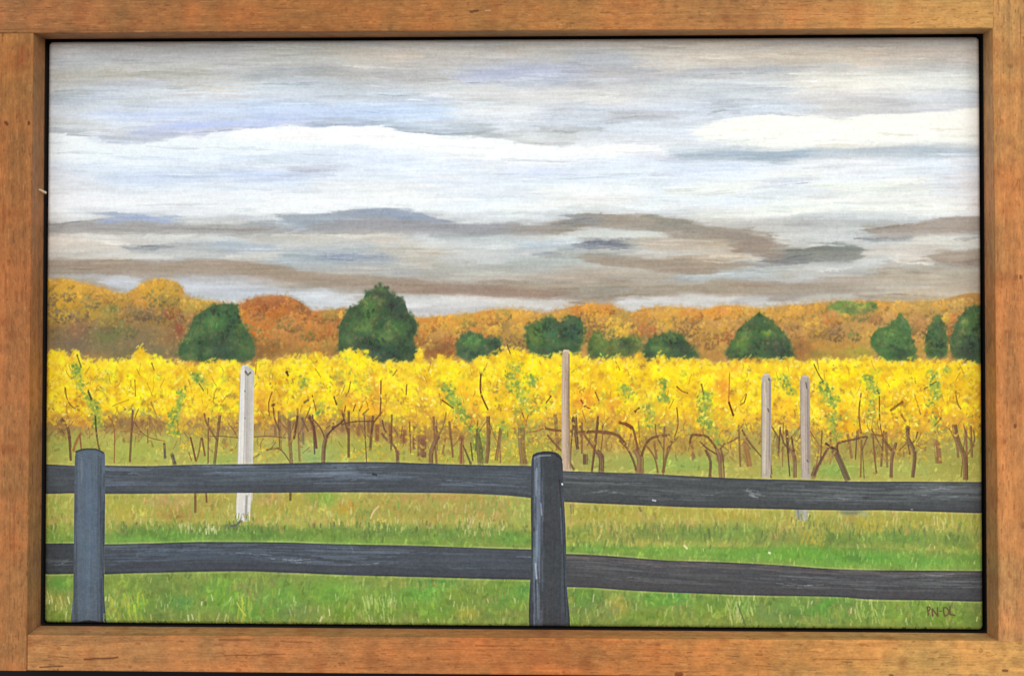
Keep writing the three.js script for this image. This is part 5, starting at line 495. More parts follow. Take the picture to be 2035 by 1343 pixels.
// --- posts in the vineyard --------------------------------------------------------------
function fillPoly(pts, c, a = 1) { poly2(pts); g.fillStyle = rgb(hx(c), a); g.fill(); }
function poly2(pts) { g.beginPath(); for (let i = 0; i < pts.length; i += 2) { const [x, y] = P(pts[i], pts[i + 1]); i ? g.lineTo(x, y) : g.moveTo(x, y); } g.closePath(); }
fillPoly([478, 731, 481, 726, 489, 725, 497, 730, 505, 738, 504, 830, 502, 922, 496, 1036, 468, 1036, 472, 925, 475, 830], 'dedad2');
fillPoly([486, 727, 497, 730, 505, 738, 504, 830, 501, 925, 488, 925, 487, 830], 'c3beb4');
for (let i = 0; i < 26; i++) { const t = R(), x = lerp(477, 504, t); brush([x, rnd(735, 800), x - 1.5, rnd(840, 900), x - 3, rnd(905, 1030)], rnd(1.5, 3.5), t < .4 ? 'e8e5de' : t < .75 ? 'bfbab0' : 'd3cec4', { a: .5, dry: .2 }); }
brush([487, 735, 486, 830, 484, 925], 1.8, '9a968e', { a: .55 }); brush([487, 738, 492, 745, 498, 740], 6, '6f6c66', { a: .7, dry: .3 }); brush([486, 776, 487, 778], 3.5, '77736c', { a: .8 }); brush([486, 830, 487, 832], 3.5, '8a857c', { a: .8 }); brush([477, 738, 474, 840, 471, 920], 1.6, 'b5aa90', { a: .5 }); brush([476, 985, 473, 1030], 8, 'e4dfd0', { a: .8 }); brush([490, 985, 488, 1034], 7, '9c9890', { a: .6, dry: .3 }); for (let i = 0; i < 34; i++) { const x = rnd(462, 506), y = rnd(1026, 1046); brush([x, y, x + rnd(-3, 3), y - rnd(4, 12)], rnd(2, 4), ['8fa04e', '6f8448', 'a8a85a', 'b7ad66', '7d8a50'][i % 5], { a: .55 }); } brush([458, 1046, 470, 1042, 478, 1034], 6, '646260', { a: .8, dry: .2 }); blades(14, 455, 505, 1040, 1056, DARKG.concat(GREEN), 5, 12, 2, 3.5, .7);
fillPoly([1118, 700, 1122, 694, 1128, 695, 1131, 702, 1132, 820, 1134, 937, 1116, 937, 1116, 820], 'c2ab92');
for (let i = 0; i < 16; i++) { const t = R(), x = lerp(1117, 1131, t); brush([x, rnd(700, 760), x, 820, x + 1, rnd(870, 935)], rnd(1.5, 3), t < .35 ? 'd0bca2' : t < .7 ? 'b39c84' : '98806a', { a: .55, dry: .2 }); }
brush([1131, 704, 1131, 820, 1133, 930], 1.8, '866446', { a: .7 }); brush([1117, 704, 1117, 930], 1.6, 'cbb39a', { a: .6 }); brush([1120, 697, 1130, 697], 4, 'd8c8b0', { a: .8 }); brush([1124, 760, 1123, 840, 1123, 930], 4, 'd6b698', { a: .5, dry: .3 });
fillPoly([1514, 752, 1517, 744, 1523, 741, 1530, 745, 1533, 754, 1533, 850, 1531, 950, 1513, 950, 1514, 850], 'bdb1a0');
for (let i = 0; i < 16; i++) { const t = R(), x = lerp(1515, 1532, t); brush([x, rnd(750, 800), x, 850, x - 1, rnd(900, 948)], rnd(1.5, 3), t < .5 ? 'd2c4ac' : t < .8 ? 'b3a596' : '9c8f86', { a: .55, dry: .2 }); }
brush([1514, 756, 1514, 850, 1513, 948], 1.6, '8a7c70', { a: .55 }); brush([1528, 752, 1530, 756], 4, '6e6a66', { a: .8 }); brush([1526, 812, 1528, 818], 4, '77685c', { a: .8 }); brush([1518, 745, 1528, 744], 3, 'd9d0c0', { a: .7 });
fillPoly([1590, 756, 1593, 748, 1600, 744, 1607, 748, 1610, 757, 1610, 850, 1611, 952, 1592, 952, 1591, 850], 'b5a89a');
for (let i = 0; i < 18; i++) { const t = R(), x = lerp(1592, 1609, t); brush([x, rnd(752, 800), x, 850, x + 1, rnd(900, 950)], rnd(1.5, 3), t < .4 ? 'cbb9a6' : t < .75 ? 'b09e90' : '94867e', { a: .55, dry: .2 }); }
brush([1592, 758, 1592, 850, 1594, 948], 1.8, '8d7a6a', { a: .6 }); brush([1602, 760, 1604, 772], 3, '5f5c5c', { a: .8 }); brush([1604, 914, 1606, 918], 4, '7d6f62', { a: .8 }); brush([1596, 748, 1605, 748], 3, 'cfc6ba', { a: .7 });
fillPoly([1578, 1008, 1608, 1010, 1606, 1032, 1598, 1036, 1588, 1034, 1582, 1024], 'a5a49a', .85); brush([1586, 1012, 1588, 1032], 5, '83857e', { a: .6 }); brush([1600, 1012, 1600, 1032], 6, 'b7b5a8', { a: .6 });
blob(1690, 1014, 30, 12, '6c7262', .8, .5, g, 1); blob(1718, 1022, 12, 5, 'a9b38c', .8, .5, g, 1); blades(18, 1570, 1620, 1030, 1052, DARKG.concat(PALE), 5, 12, 2, 3, .6);

// --- the dark rail fence in the foreground ----------------------------------------------
function rail(top, bot, base, tones, n) {
  const b = []; for (let i = bot.length - 2; i >= 0; i -= 2) b.push(bot[i], bot[i + 1]);
  const shape = [top, b].map((l) => pathOf(l)).flat();
  const tp = topOf(top), bt = topOf(bot), x0 = top[0], x1 = top[top.length - 2];
  brush(top.map((v, i) => (i % 2 ? v - 2.5 : v)), 3, 'd2cc92', { a: .22, dry: .3, taper: .01 }); brush(bot.map((v, i) => (i % 2 ? v + 2.5 : v)), 3, 'cbc68a', { a: .2, dry: .3, taper: .01 });
  g.save(); g.beginPath(); shape.forEach(([x, y], i) => (i ? g.lineTo(x, y) : g.moveTo(x, y))); g.closePath(); g.fillStyle = '#' + base; g.fill(); g.clip();
  for (let i = 0; i < n; i++) {
    const x = rnd(x0 - 20, x1 + 20), f = R(), L = rnd(30, 170), xa = x - L / 2, xb = x + L / 2, Y = (q) => lerp(tp(q), bt(q), f) + gauss() * 0.6;
    let c = hx(tones(x, f)); const v = 1.03 + gauss() * 0.045; c = c.map((k) => k * v);
    brush([xa, Y(xa), x, Y(x), xb, Y(xb)], rnd(2, 7), c, { a: .26, jit: 6, dry: .38, bw: 2.2, taper: .3 });
  }
  brush(top.map((v, i) => (i % 2 ? v + 1.5 : v)), 2.4, '3a3c3d', { a: .45, dry: .35, taper: .01 }); brush(bot.map((v, i) => (i % 2 ? v - 2 : v)), 4, '3d3f41', { a: .45, dry: .3, taper: .01 });
  g.restore();
}
const T1 = [207, 925, 260, 926, 300, 926, 360, 924, 400, 923, 500, 922, 560, 921, 640, 919, 750, 918, 850, 921, 950, 924, 1060, 926], B1 = [207, 981, 280, 981, 400, 980, 550, 979, 700, 978, 820, 979, 900, 980, 1000, 984, 1060, 990];
const T2 = [207, 1082, 300, 1080, 360, 1078, 420, 1077, 560, 1078, 620, 1080, 700, 1082, 800, 1084, 900, 1087, 980, 1090, 1060, 1092], B2 = [207, 1141, 270, 1139, 350, 1137, 480, 1135, 540, 1137, 600, 1139, 700, 1143, 850, 1147, 1000, 1151, 1060, 1152];
const T3 = [1118, 936, 1180, 938, 1250, 940, 1300, 942, 1370, 946, 1480, 951, 1600, 954, 1700, 957, 1800, 957, 1965, 958], B3 = [1118, 997, 1180, 1000, 1250, 1003, 1370, 1008, 1480, 1010, 1600, 1013, 1690, 1014, 1760, 1014, 1860, 1017, 1965, 1020];
const T4 = [1124, 1101, 1180, 1103, 1250, 1108, 1330, 1114, 1450, 1118, 1560, 1124, 1640, 1130, 1720, 1133, 1850, 1134, 1965, 1135], B4 = [1124, 1166, 1180, 1168, 1250, 1173, 1350, 1178, 1500, 1183, 1620, 1185, 1680, 1187, 1730, 1191, 1850, 1193, 1965, 1196];
const nz = (x, f) => vnoise(x * 0.012, f * 4, 21) + gauss() * 0.1;
rail([70, 923, 100, 923, 150, 926], [70, 982, 100, 981, 150, 980], '4a4f53', (x, f) => (f > .75 ? '43474a' : nz(x, f) > .55 ? '5a6268' : '4b5055'), 40);
rail([70, 1081, 110, 1080, 150, 1080], [70, 1141, 110, 1141, 150, 1140], '43474a', (x, f) => (f > .45 && f < .75 ? '5b6166' : '404447'), 40);
rail(T1, B1, '4c5258', (x, f) => (f > .72 ? (nz(x, f) > .6 ? '53575a' : '474a4d') : nz(x, f) > .6 ? '74808f' : nz(x, f) > .4 ? '5f6a75' : '50575c'), 330);
rail(T2, B2, '4a4f56', (x, f) => (f > .7 ? '43464c' : nz(x, f) > .6 ? '6b7683' : x < 700 && f < .6 ? '5c6876' : '50575e'), 330);
rail(T3, B3, '4b4f51', (x, f) => (f > .8 ? '48494a' : x > 1500 && f < .6 && nz(x, f) > .45 ? '6f7474' : nz(x, f) > .6 ? '6a6e6e' : '545756'), 330);
rail(T4, B4, '4c4d50', (x, f) => (f > .72 ? '4f4c4c' : f < .18 ? '6b6462' : nz(x, f) > .6 ? '696c6c' : '585858'), 330);
// scuffs and highlights on the rails
for (const [p, w, c, d] of [[[250, 942, 268, 940, 282, 944], 4, 'a3abb4', .5], [[380, 938, 460, 940, 500, 937], 2.6, '8c96a4', .5], [[600, 926, 700, 930, 780, 928], 3, '8e98a8', .5], [[560, 940, 640, 942, 720, 938], 3, '838d9c', .55], [[650, 958, 740, 950, 760, 954], 3, '7d8896', .5], [[740, 942, 748, 944], 5, '32343a', .1], [[820, 950, 900, 955, 1000, 958], 3, '7d8792', .6], [[640, 975, 720, 972, 800, 974], 3, '6f7478', .5],
  [[520, 1108, 580, 1113, 640, 1110], 4, 'a9b2bb', .55], [[640, 1088, 700, 1092, 680, 1096], 3, '8d97a4', .5], [[420, 1100, 480, 1098, 560, 1106], 4, '8791a0', .5], [[690, 1122, 740, 1121, 800, 1118], 3, 'a5a9aa', .6], [[230, 1100, 330, 1094, 440, 1092], 5, '67798a', .5], [[540, 1116, 600, 1118, 650, 1114], 2.4, 'b5bcc2', .5], [[830, 1098, 900, 1100, 980, 1104], 5, '69757e', .5],
  [[1160, 980, 1200, 976, 1250, 982], 4, '9aa1a5', .6], [[1170, 958, 1230, 962, 1300, 958], 3, '7d848a', .6], [[1478, 974, 1494, 980, 1514, 984], 10, 'a3a8ab', .68], [[1330, 984, 1380, 982, 1440, 986], 3, '8d9597', .6], [[1620, 988, 1680, 992, 1720, 990], 4, '8c9596', .6], [[1790, 968, 1850, 972, 1920, 968], 5, '99a2a6', .5], [[1800, 980, 1880, 988, 1945, 982], 5, '7d8588', .5], [[1811, 1012, 1814, 1012], 2, 'a9adad', 0], [[1297, 994, 1303, 995], 3, 'b5bcc4', .2],
  [[1250, 1124, 1330, 1126, 1400, 1124], 4, '7d7a79', .5], [[1210, 1150, 1260, 1146, 1300, 1148], 3, '878b8c', .6], [[1550, 1160, 1590, 1164, 1630, 1162], 6, '909698', .6], [[1820, 1140, 1860, 1144, 1900, 1142], 5, '8d9396', .5], [[1450, 1145, 1540, 1150, 1640, 1152], 4, '6c7478', .5], [[1300, 1120, 1380, 1119, 1460, 1124], 3, '7d7674', .5], [[100, 1126, 120, 1120, 142, 1112], 5, '757a7d', .5], [[1770, 1160, 1850, 1166, 1930, 1160], 5, '63656a', .5]]) if (p.length === 4) brush(p, w, c, { a: .8 }); else scumble(p, w * 1.5, c, { a: .26, l0: 4, l1: 16 });
function fencePost(outline, x0, x1, y0, y1, shade, n) {
  poly(g, outline, 1); g.save(); g.fillStyle = '#' + shade(0.5); g.fill(); g.clip();
  for (let i = 0; i < n; i++) { const f = R(), x = lerp(x0, x1, f), y = rnd(y0 - 20, y1), L = rnd(40, 160), c = hx(shade(f)).map((k) => k * (1 + gauss() * 0.06)); brush([x, y, x + gauss(), y + L / 2, x + gauss(), y + L], rnd(2, 7), c, { a: .32, jit: 6, dry: .3, bw: 2.3 }); }
  g.restore();
}
fencePost([148, 912, 150, 900, 160, 894, 178, 892, 196, 894, 206, 900, 208, 912, 208, 1000, 207, 1100, 206, 1180, 206, 1262, 144, 1262, 145, 1180, 146, 1100, 147, 1000], 147, 208, 890, 1250, (f) => (f < .1 ? '4d555c' : f < .72 ? '5e6b79' : f < .85 ? '545d66' : '41474d'), 260);
brush([160, 910, 162, 960], 6, '77838f', { a: .5, dry: .5 }); brush([150, 898, 165, 893, 190, 893, 205, 900], 4, '3f4143', { a: .75, dry: .2 }); brush([160, 904, 180, 900, 200, 906], 5, '6d7883', { a: .6, dry: .4 }); brush([175, 920, 176, 1060, 174, 1230], 14, '67788a', { a: .35, dry: .5 }); brush([150, 1242, 176, 1236, 204, 1242], 10, '2c3136', { a: .8, dry: .1 });
fencePost([1056, 922, 1058, 906, 1066, 899, 1086, 897, 1104, 899, 1114, 906, 1118, 922, 1120, 980, 1124, 1060, 1126, 1160, 1128, 1266, 1056, 1266, 1056, 1100, 1055, 1000], 1055, 1127, 895, 1256, (f) => (f < .08 ? '454a4e' : f < .24 ? '6f7d8c' : f < .34 ? '5a636c' : f < .85 ? '43464a' : '4c535c'), 280);
brush([1062, 912, 1072, 906, 1094, 905], 3, '8d959b', { a: .6, dry: .4 }); brush([1060, 905, 1080, 899, 1102, 901, 1116, 914], 4, '2f3234', { a: .75 }); brush([1066, 930, 1068, 1020, 1068, 1130], 7, '8896a6', { a: .55, dry: .4 }); brush([1064, 1120, 1066, 1150], 5, 'a9b4be', { a: .7, dry: .3 }); brush([1068, 1160, 1070, 1230], 6, '6d7985', { a: .5, dry: .4 }); brush([1074, 1000, 1076, 1024], 3, '9aa6b2', { a: .6, dry: .4 }); brush([1117, 961, 1118, 963], 3.4, 'e0e2e0', { a: .9 }); brush([1115, 1010, 1118, 1080], 5, '5d6875', { a: .5, dry: .4 }); brush([1110, 940, 1118, 1040, 1124, 1230], 4, '33363a', { a: .5, dry: .3 });
for (let i = 0; i < 420; i++) { const x = rnd(86, 1956), y = lerp(1240, 1256, (x - 86) / 1870) + rnd(-5, 4); if ((x > 140 && x < 210) || (x > 1050 && x < 1132)) continue; brush([x, y, x + rnd(-6, 6), y - rnd(1, 5)], rnd(2.5, 5), ['5c7434', '4e6630', '6a7c3a', '566a36'][i % 4], { a: .5 }); }  // dark green tufts along the bottom edge, partly painting in its shade
// grass tips over the post feet
blades(16, 205, 230, 1225, 1246, GREEN, 5, 12, 1.6, 3, .6); blades(14, 1130, 1150, 1225, 1248, GREEN, 5, 12, 1.6, 3, .6);

// weave of the cloth in the relief, and a whisper of it in the colour
{
  const im = hg.getImageData(0, 0, TW, TH), d = im.data, cm = g.getImageData(0, 0, TW, TH), e = cm.data;
  for (let y = 0; y < TH; y++) for (let x = 0; x < TW; x++) {
    const i = (y * TW + x) * 4, wv = (((x + ((vnoise(y * .05, 1, 3) * 3) | 0)) >> 1) + (y >> 1)) & 1 ? 1 : -1, n = (hash(x, y, 9) - 0.5);
    d[i] = d[i + 1] = d[i + 2] = clamp(d[i] + wv * 12 + n * 16, 0, 255);
    const k = wv * 1.3 + n * 4 + (vnoise(x * .02, y * .06, 8) - .5) * 4; e[i] = clamp(e[i] + k, 0, 255); e[i + 1] = clamp(e[i + 1] + k, 0, 255); e[i + 2] = clamp(e[i + 2] + k, 0, 255);
  }
  const sm = makeCanvas(TW, TH), sg = sm.getContext('2d'); sg.filter = 'blur(2.4px)'; sg.drawImage(paint, 0, 0); sg.filter = 'none'; const b = sg.getImageData(0, 0, TW, TH).data;   // ridges of thick paint: crisp edges between touches
  for (let y = 0; y < TH; y++) for (let x = 0; x < TW; x++) { const i = (y * TW + x) * 4, n = (vnoise(x * .45, y * .5, 301) - .5) * 13 + (vnoise(x * .16, y * .2, 302) - .5) * 8; for (let c = 0; c < 3; c++) e[i + c] = clamp(e[i + c] + (e[i + c] - b[i + c]) * .5 + n, 0, 255); }
  hg.putImageData(im, 0, 0); g.putImageData(cm, 0, 0);
}
const paintMap = canvasTexture(paint, true), reliefMap = canvasTexture(relief, false);

// ------------------------------------------------------------------ wood for the frame
function woodTexture(seed, stops, marks) {
  const W = 2048, H = 160, c = makeCanvas(W, H), k = c.getContext('2d'), im = k.createImageData(W, H), d = im.data, cols = stops.map(([t, s]) => [t, hx(s)]);
  const b = makeCanvas(W, H), kb = b.getContext('2d'), ib = kb.createImageData(W, H), e = ib.data;
  for (let x = 0; x < W; x++) {
    const t = x / W; let j = 0; while (j < cols.length - 2 && t > cols[j + 1][0]) j++;
    const base0 = mixc(cols[j][1], cols[j + 1][1], clamp((t - cols[j][0]) / (cols[j + 1][0] - cols[j][0]), 0, 1));
    for (let y = 0; y < H; y++) {
      const inner = clamp((y / H - .635) / .02, 0, 1), grey = (base0[0] + base0[1] + base0[2]) / 3, base = [lerp(base0[0] * .975, grey * 1.3, inner * .28), lerp(base0[1] * 1.015, grey * 1.1, inner * .34), lerp(base0[2], grey * .9, inner * .34)]; // inner faces tinted greyer to offset red bounce light between the walls
      const i = (y * W + x) * 4, wy = y + vnoise(x * .004, y * .02, seed) * 14;
      const ring = vnoise(x * .0016, wy * .075, seed + 1) - .5, grain = vnoise(x * .012, wy * .42, seed + 2) - .5, fine = vnoise(x * .05, y * .9, seed + 3) - .5;
      const flame = vnoise(x * .028, y * .012 + 3, seed + 4) - .5, blotch = vnoise(x * .008, y * .03, seed + 5) - .5, sp = vnoise(x * .16, y * .3, seed + 6) - .5;
      const v = 1 + ring * .12 + grain * .08 + fine * .09 + flame * .09 + blotch * .09 + sp * .07 + (vnoise(x * .07, y * .11, seed + 7) - .5) * .12 + (vnoise(x * .3, y * .55, seed + 8) - .5) * .12, r = flame * .05 + blotch * .05;
      d[i] = clamp(base[0] * v * (1 + r * .3), 0, 255); d[i + 1] = clamp(base[1] * v * (1 - r), 0, 255); d[i + 2] = clamp(base[2] * v * (1 - r * 1.6), 0, 255); d[i + 3] = 255;
      e[i] = e[i + 1] = e[i + 2] = clamp(128 + grain * 90 + fine * 90 + sp * 30, 0, 255); e[i + 3] = 255;
    }
  }
  k.putImageData(im, 0, 0); kb.putImageData(ib, 0, 0);
  const r = rngOf(seed * 13 + 1);
  for (let i = 0; i < 1700; i++) {                         // pores and short dark dashes along the grain
    const x = r() * W, y = r() * H, L = 3 + r() * r() * 26, a = 0.08 + r() * 0.3; if (vnoise(x * .006, y * .03, seed + 9) < .38 && r() < .7) continue;
    k.strokeStyle = 'rgba(' + (r() < .6 ? '98,46,18' : '74,40,22') + ',' + a + ')'; k.lineWidth = .8 + r() * 1.4; k.beginPath(); k.moveTo(x, y); k.lineTo(x + L, y + (r() - .5) * 2); k.stroke();
    kb.strokeStyle = 'rgba(40,40,40,' + a + ')'; kb.lineWidth = 1; kb.beginPath(); kb.moveTo(x, y); kb.lineTo(x + L, y); kb.stroke();
  }
  for (let i = 0; i < 620; i++) { const x = r() * W, y = r() * H; k.strokeStyle = 'rgba(240,188,124,' + (0.08 + r() * .24) + ')'; k.lineWidth = 1 + r() * 1.5; k.beginPath(); k.moveTo(x, y); k.lineTo(x + 4 + r() * 18, y); k.stroke(); }
  for (let i = 0; i < 70; i++) { const x = r() * W, y = r() * H; const bw = 10 + r() * 34, gr = k.createRadialGradient(0, 0, 0, 0, 0, 1), aa = .06 + r() * .2; gr.addColorStop(0, 'rgba(128,60,26,' + aa + ')'); gr.addColorStop(1, 'rgba(128,60,26,0)'); k.save(); k.translate(x, y); k.scale(bw * .55, bw); k.fillStyle = gr; k.beginPath(); k.arc(0, 0, 1, 0, 7); k.fill(); k.restore(); } // cross-grain figure
  for (let i = 0; i < 90; i++) { const x = r() * W, y = r() * H; k.fillStyle = 'rgba(120,58,24,' + (0.1 + r() * .25) + ')'; k.beginPath(); k.ellipse(x, y, 2 + r() * 5, 1.5 + r() * 3, 0, 0, 7); k.fill(); }
  for (const [x, yc, L, w, col, a, dd = 0] of marks) {
    const y = 1 - yc, dy = -dd;      // cracks, knots, stains: x 0..1 along, y 0..1 across
    k.strokeStyle = rgb(hx(col), a * .85); k.lineWidth = w * 1.15; k.lineCap = 'round'; k.beginPath(); k.moveTo(x * W, y * H);
    for (let s = 1; s <= 6; s++) k.lineTo(x * W + (L * s) / 6, y * H + (dy * s) / 6 + (r() - .5) * 1.2); k.stroke();
    kb.strokeStyle = 'rgba(20,20,20,' + a + ')'; kb.lineWidth = w; kb.beginPath(); kb.moveTo(x * W, y * H); kb.lineTo(x * W + L, y * H + dy); kb.stroke();
  }
  return [canvasTexture(c, true), canvasTexture(b, false)];
}
function woodMaterial(...args) { const [map, bump] = woodTexture(...args); return new THREE.MeshPhysicalMaterial({ map, bumpMap: bump, bumpScale: 0.0004, roughness: 0.6, specularIntensity: 0.35, color: new THREE.Color(0.79, 0.78, 0.77) }); }

// ------------------------------------------------------------------ the frame
const W = 0.9479, H = 0.5946, FW = 0.0362, DEEP = 0.0305, BACK = 0.058, GAP = 0.0003;
function tag(o, label, category, group) { o.userData.label = label; if (category) o.userData.category = category; if (group) o.userData.group = group; return o; }
const frame = new THREE.Group(); frame.name = 'picture_frame'; frame.position.set(0, HANG, 0);
tag(frame, 'reddish brown wooden floater frame around the vineyard painting', 'picture frame'); scene.add(frame);
// profile: across (0 at the inner edge, growing outward) and z; the sweep runs from end a to end b
function sweep(profile, from, to, along, outward, shiftA, shiftB, front) {
  const N = 40, pos = [], uv = [], idx = [], lens = [0]; for (let i = 1; i < profile.length; i++) lens.push(lens[i - 1] + Math.hypot(profile[i][0] - profile[i - 1][0], profile[i][1] - profile[i - 1][1]));
  const len = to - from;
  for (let s = 0; s <= N; s++) {
    const f = s / N, l = from + len * f, sh = lerp(shiftA, shiftB, f);
    profile.forEach(([a, z], i) => {
      const near = front && a < 0.012 && z > -0.02 ? 1 - clamp(-z / DEEP, 0, 1) : 0, wear = near * (vnoise(l * 40, i, 31) - .5) * 0.0005, A = a + sh * near + wear;
      pos.push(along[0] * l + outward[0] * A + outward[2] * outward[0], along[1] * l + outward[1] * A + outward[2] * outward[1], z);
      uv.push(f * Math.abs(len) / 1.03, lens[i] / 0.08);
    });
  }
  const n = profile.length;
  for (let s = 0; s < N; s++) for (let i = 0; i < n - 1; i++) { const p = s * n + i; idx.push(p, p + n, p + 1, p + 1, p + n, p + n + 1); }
  const geo = new THREE.BufferGeometry(); geo.setAttribute('position', new THREE.Float32BufferAttribute(pos, 3)); geo.setAttribute('uv', new THREE.Float32BufferAttribute(uv, 2)); geo.setIndex(idx);
  // end caps
  const caps = [0, N].map((s) => {
    const sh = new THREE.Shape(profile.slice(0, -1).map(([a, z]) => new THREE.Vector2(a, z))), cg = new THREE.ShapeGeometry(sh), p = cg.attributes.position, base = [];
    const l = from + len * (s / N), shf = s ? shiftB : shiftA;
    for (let i = 0; i < p.count; i++) { const a = p.getX(i), z = p.getY(i), near = front && a < 0.012 && z > -0.02 ? 1 - clamp(-z / DEEP, 0, 1) : 0, A = a + shf * near; base.push(along[0] * l + outward[0] * (A + outward[2]), along[1] * l + outward[1] * (A + outward[2]), z); }
    cg.setAttribute('position', new THREE.Float32BufferAttribute(base, 3)); return cg.toNonIndexed();
  });
  const body = geo.toNonIndexed(); const all = [body, ...caps]; all.forEach((q) => q.deleteAttribute('normal'));
  const out = mergeGeometries(all); out.computeVertexNormals(); return out;
}
const r = 0.0009, WALL = 0.0304;
// from the inner back corner round the face to the outer back corner
const PROFILE = [[0.0003, -WALL], [0.0001, -0.02], [0, -0.008], [0, -r * 1.4], [r * .3, -r * .45], [r, 0], [0.012, 0.0001], [FW - 0.0015, 0], [FW - 0.0004, -0.0005], [FW, -0.0016], [FW, -BACK], [0.0032, -BACK], [0.0032, -WALL - 0.0005], [0.0003, -WALL]];
const REBATE = [[-0.016, -0.0505], [0.0012, -0.0505], [0.0012, -WALL - 0.0001], [0.0024, -WALL - 0.0001], [0.0024, -0.0575], [-0.016, -0.0575], [-0.016, -0.0505]];
const REBATE_UPRIGHT = REBATE.map(([a, z]) => [a, z === -0.0505 ? -0.0512 : z === -0.0575 ? -0.0568 : z]);
const black = new THREE.MeshStandardMaterial({ color: new THREE.Color(0.007, 0.0045, 0.003), roughness: 0.95 });  // near black colour stands in for the shade deep in the gap
const RAILS = [  // wood colours pale towards the right, partly light put into the colour
  ['rail', -W / 2 - FW, W / 2 - GAP, [1, 0, 0], [0, 1, H / 2], 0, -0.0007, -W / 2, W / 2, 'top rail of the frame, honey coloured towards its right end, partly from light painted in',
    woodMaterial(11, [[0, 'ac7044'], [.3, 'aa6a38'], [.55, 'b4763f'], [.75, 'bd7c46'], [.86, 'c98f50'], [1, 'cf9a58']], [[.0, .42, 120, 1.6, '6a3c20', .5], [.03, .40, 300, 1.2, '70401f', .4], [.27, .66, 50, 1.4, '6b3a1c', .45], [.46, .60, 14, 4, '4e2c18', .7, 3], [.474, .62, 10, 2.2, 'e2b890', .7], [.31, .55, 160, 1, '8b4d25', .35], [.5, .56, 700, 1.2, 'd9a262', .35], [.78, .53, 420, 1.4, 'e0ac6c', .4]])],
  ['stile', -H / 2 + GAP, H / 2 + FW, [0, 1, 0], [1, 0, W / 2], 0.0012, -0.0009, -H / 2, H / 2, 'right upright of the frame',
    woodMaterial(23, [[0, 'd9935c'], [.15, 'd18a52'], [.3, 'cd824c'], [.45, 'd08a50'], [.6, 'd29456'], [1, 'd89e62']], [[.56, .7, 60, 1.5, '6b3a1c', .5], [.34, .68, 5, 3.4, '54301a', .8], [.2, .6, 5, 4, '5f3319', .7], [.48, .75, 6, 3, '6b3a1c', .5], [.52, .78, 14, 2, 'd8a87c', .5], [.75, .72, 8, 2, 'dca878', .5], [.6, .44, 200, 2, '7b4522', .3], [.82, .48, 160, 3, '8a4a26', .35, 14]])],
  ['rail', -W / 2 + GAP, W / 2 + FW, [1, 0, 0], [0, -1, H / 2], 0.0012, -0.0008, -W / 2, W / 2, 'bottom rail of the frame with dark cracks in the grain',
    woodMaterial(37, [[0, 'd08c56'], [.25, 'd0844e'], [.5, 'd07c44'], [.68, 'da9050'], [.85, 'e2a25c'], [1, 'e0a460']], [[.012, .78, 46, 2.4, '5a3018', .75, -3], [.02, .655, 40, 2, '613519', .55], [.055, .68, 66, 3, '5a3018', .75, -4], [.10, .31, 22, 3.5, '6a4326', .7, -3], [.185, .42, 60, 4, '6e3c22', .5], [.19, .62, 120, 1.8, '66381c', .55, -4], [.245, .44, 60, 2, '66381c', .45], [.3, .7, 10, 4, '7b3f1e', .5], [.62, .80, 9, 7, '6a3315', .75], [.655, .83, 6, 5, '6a3315', .65], [.73, .84, 90, 2.4, '70391a', .7], [.755, .6, 110, 1.8, '7d4a22', .45], [.82, .79, 5, 4, '5f3319', .6], [.925, .72, 8, 4, '543019', .7], [.56, .5, 260, 1.2, '8a4a22', .35], [.35, .52, 300, 1.2, '8a4a22', .4], [.43, .47, 90, 3, '7d4020', .4], [.0, .9, 500, 1.6, 'd39b6c', .3]])],
  ['stile', -H / 2 - FW, H / 2 - GAP, [0, 1, 0], [-1, 0, W / 2], 0.0010, -0.0012, -H / 2, H / 2, 'left upright of the frame with small dark nail marks',
    woodMaterial(53, [[0, 'c07e4c'], [.2, 'c07a48'], [.36, 'b87242'], [.5, 'b36e3c'], [.66, 'b77840'], [.85, 'b77a46'], [1, 'b27646']], [[.524, .68, 4, 5, '5e2f16', .85, 3], [.524, .415, 4, 4, '4a2814', .85], [.30, .86, 10, 7, '7a2a1c', .5], [.585, .5, 30, 4, '94401f', .5], [.61, .74, 60, 4, '7b4522', .5], [.05, .6, 200, 2, '7d4a28', .4], [.1, .55, 120, 3, '8a4a2a', .35], [.42, .72, 60, 4, '84401f', .35], [.36, .68, 40, 4, '84401f', .35], [.14, .65, 14, 2, 'd09a70', .5], [.155, .62, 12, 2, 'd6a47c', .5]])],
];
for (const [name, from, to, along, outward, sA, sB, r0, r1, label, mat] of RAILS) {
  const m = new THREE.Mesh(sweep(PROFILE, from, to, along, outward, sA, sB, true), mat); m.name = name; m.castShadow = m.receiveShadow = true; tag(m, label); frame.add(m);
  const inset = along[0] ? 0.017 : 0.0;
  const b = new THREE.Mesh(sweep(along[0] ? REBATE : REBATE_UPRIGHT, r0 + (along[0] ? -0.0012 : 0), r1 - (along[0] ? -0.0012 : 0), along, outward, 0, 0, false), black); b.name = 'rebate'; b.castShadow = b.receiveShadow = true; m.add(b);
}
// a pale splinter of wood stuck in the gap at the left
{
  const s = new THREE.CylinderGeometry(0.0009, 0.0013, 0.0085, 7, 3), p = s.attributes.position; for (let i = 0; i < p.count; i++) p.setX(i, p.getX(i) * (1 + .4 * Math.sin(i * 2.1)));
  s.computeVertexNormals(); const m = new THREE.Mesh(s, new THREE.MeshStandardMaterial({ color: new THREE.Color(0.62, 0.5, 0.33), roughness: 0.9 })); m.name = 'splinter'; m.castShadow = m.receiveShadow = true;
  m.position.set(-W / 2 + 0.0024, 0.1415, -0.0205); m.rotation.set(0.5, 0.3, 0.95); tag(m, 'pale splinter of wood on the inner face of the left upright'); frame.add(m);
}

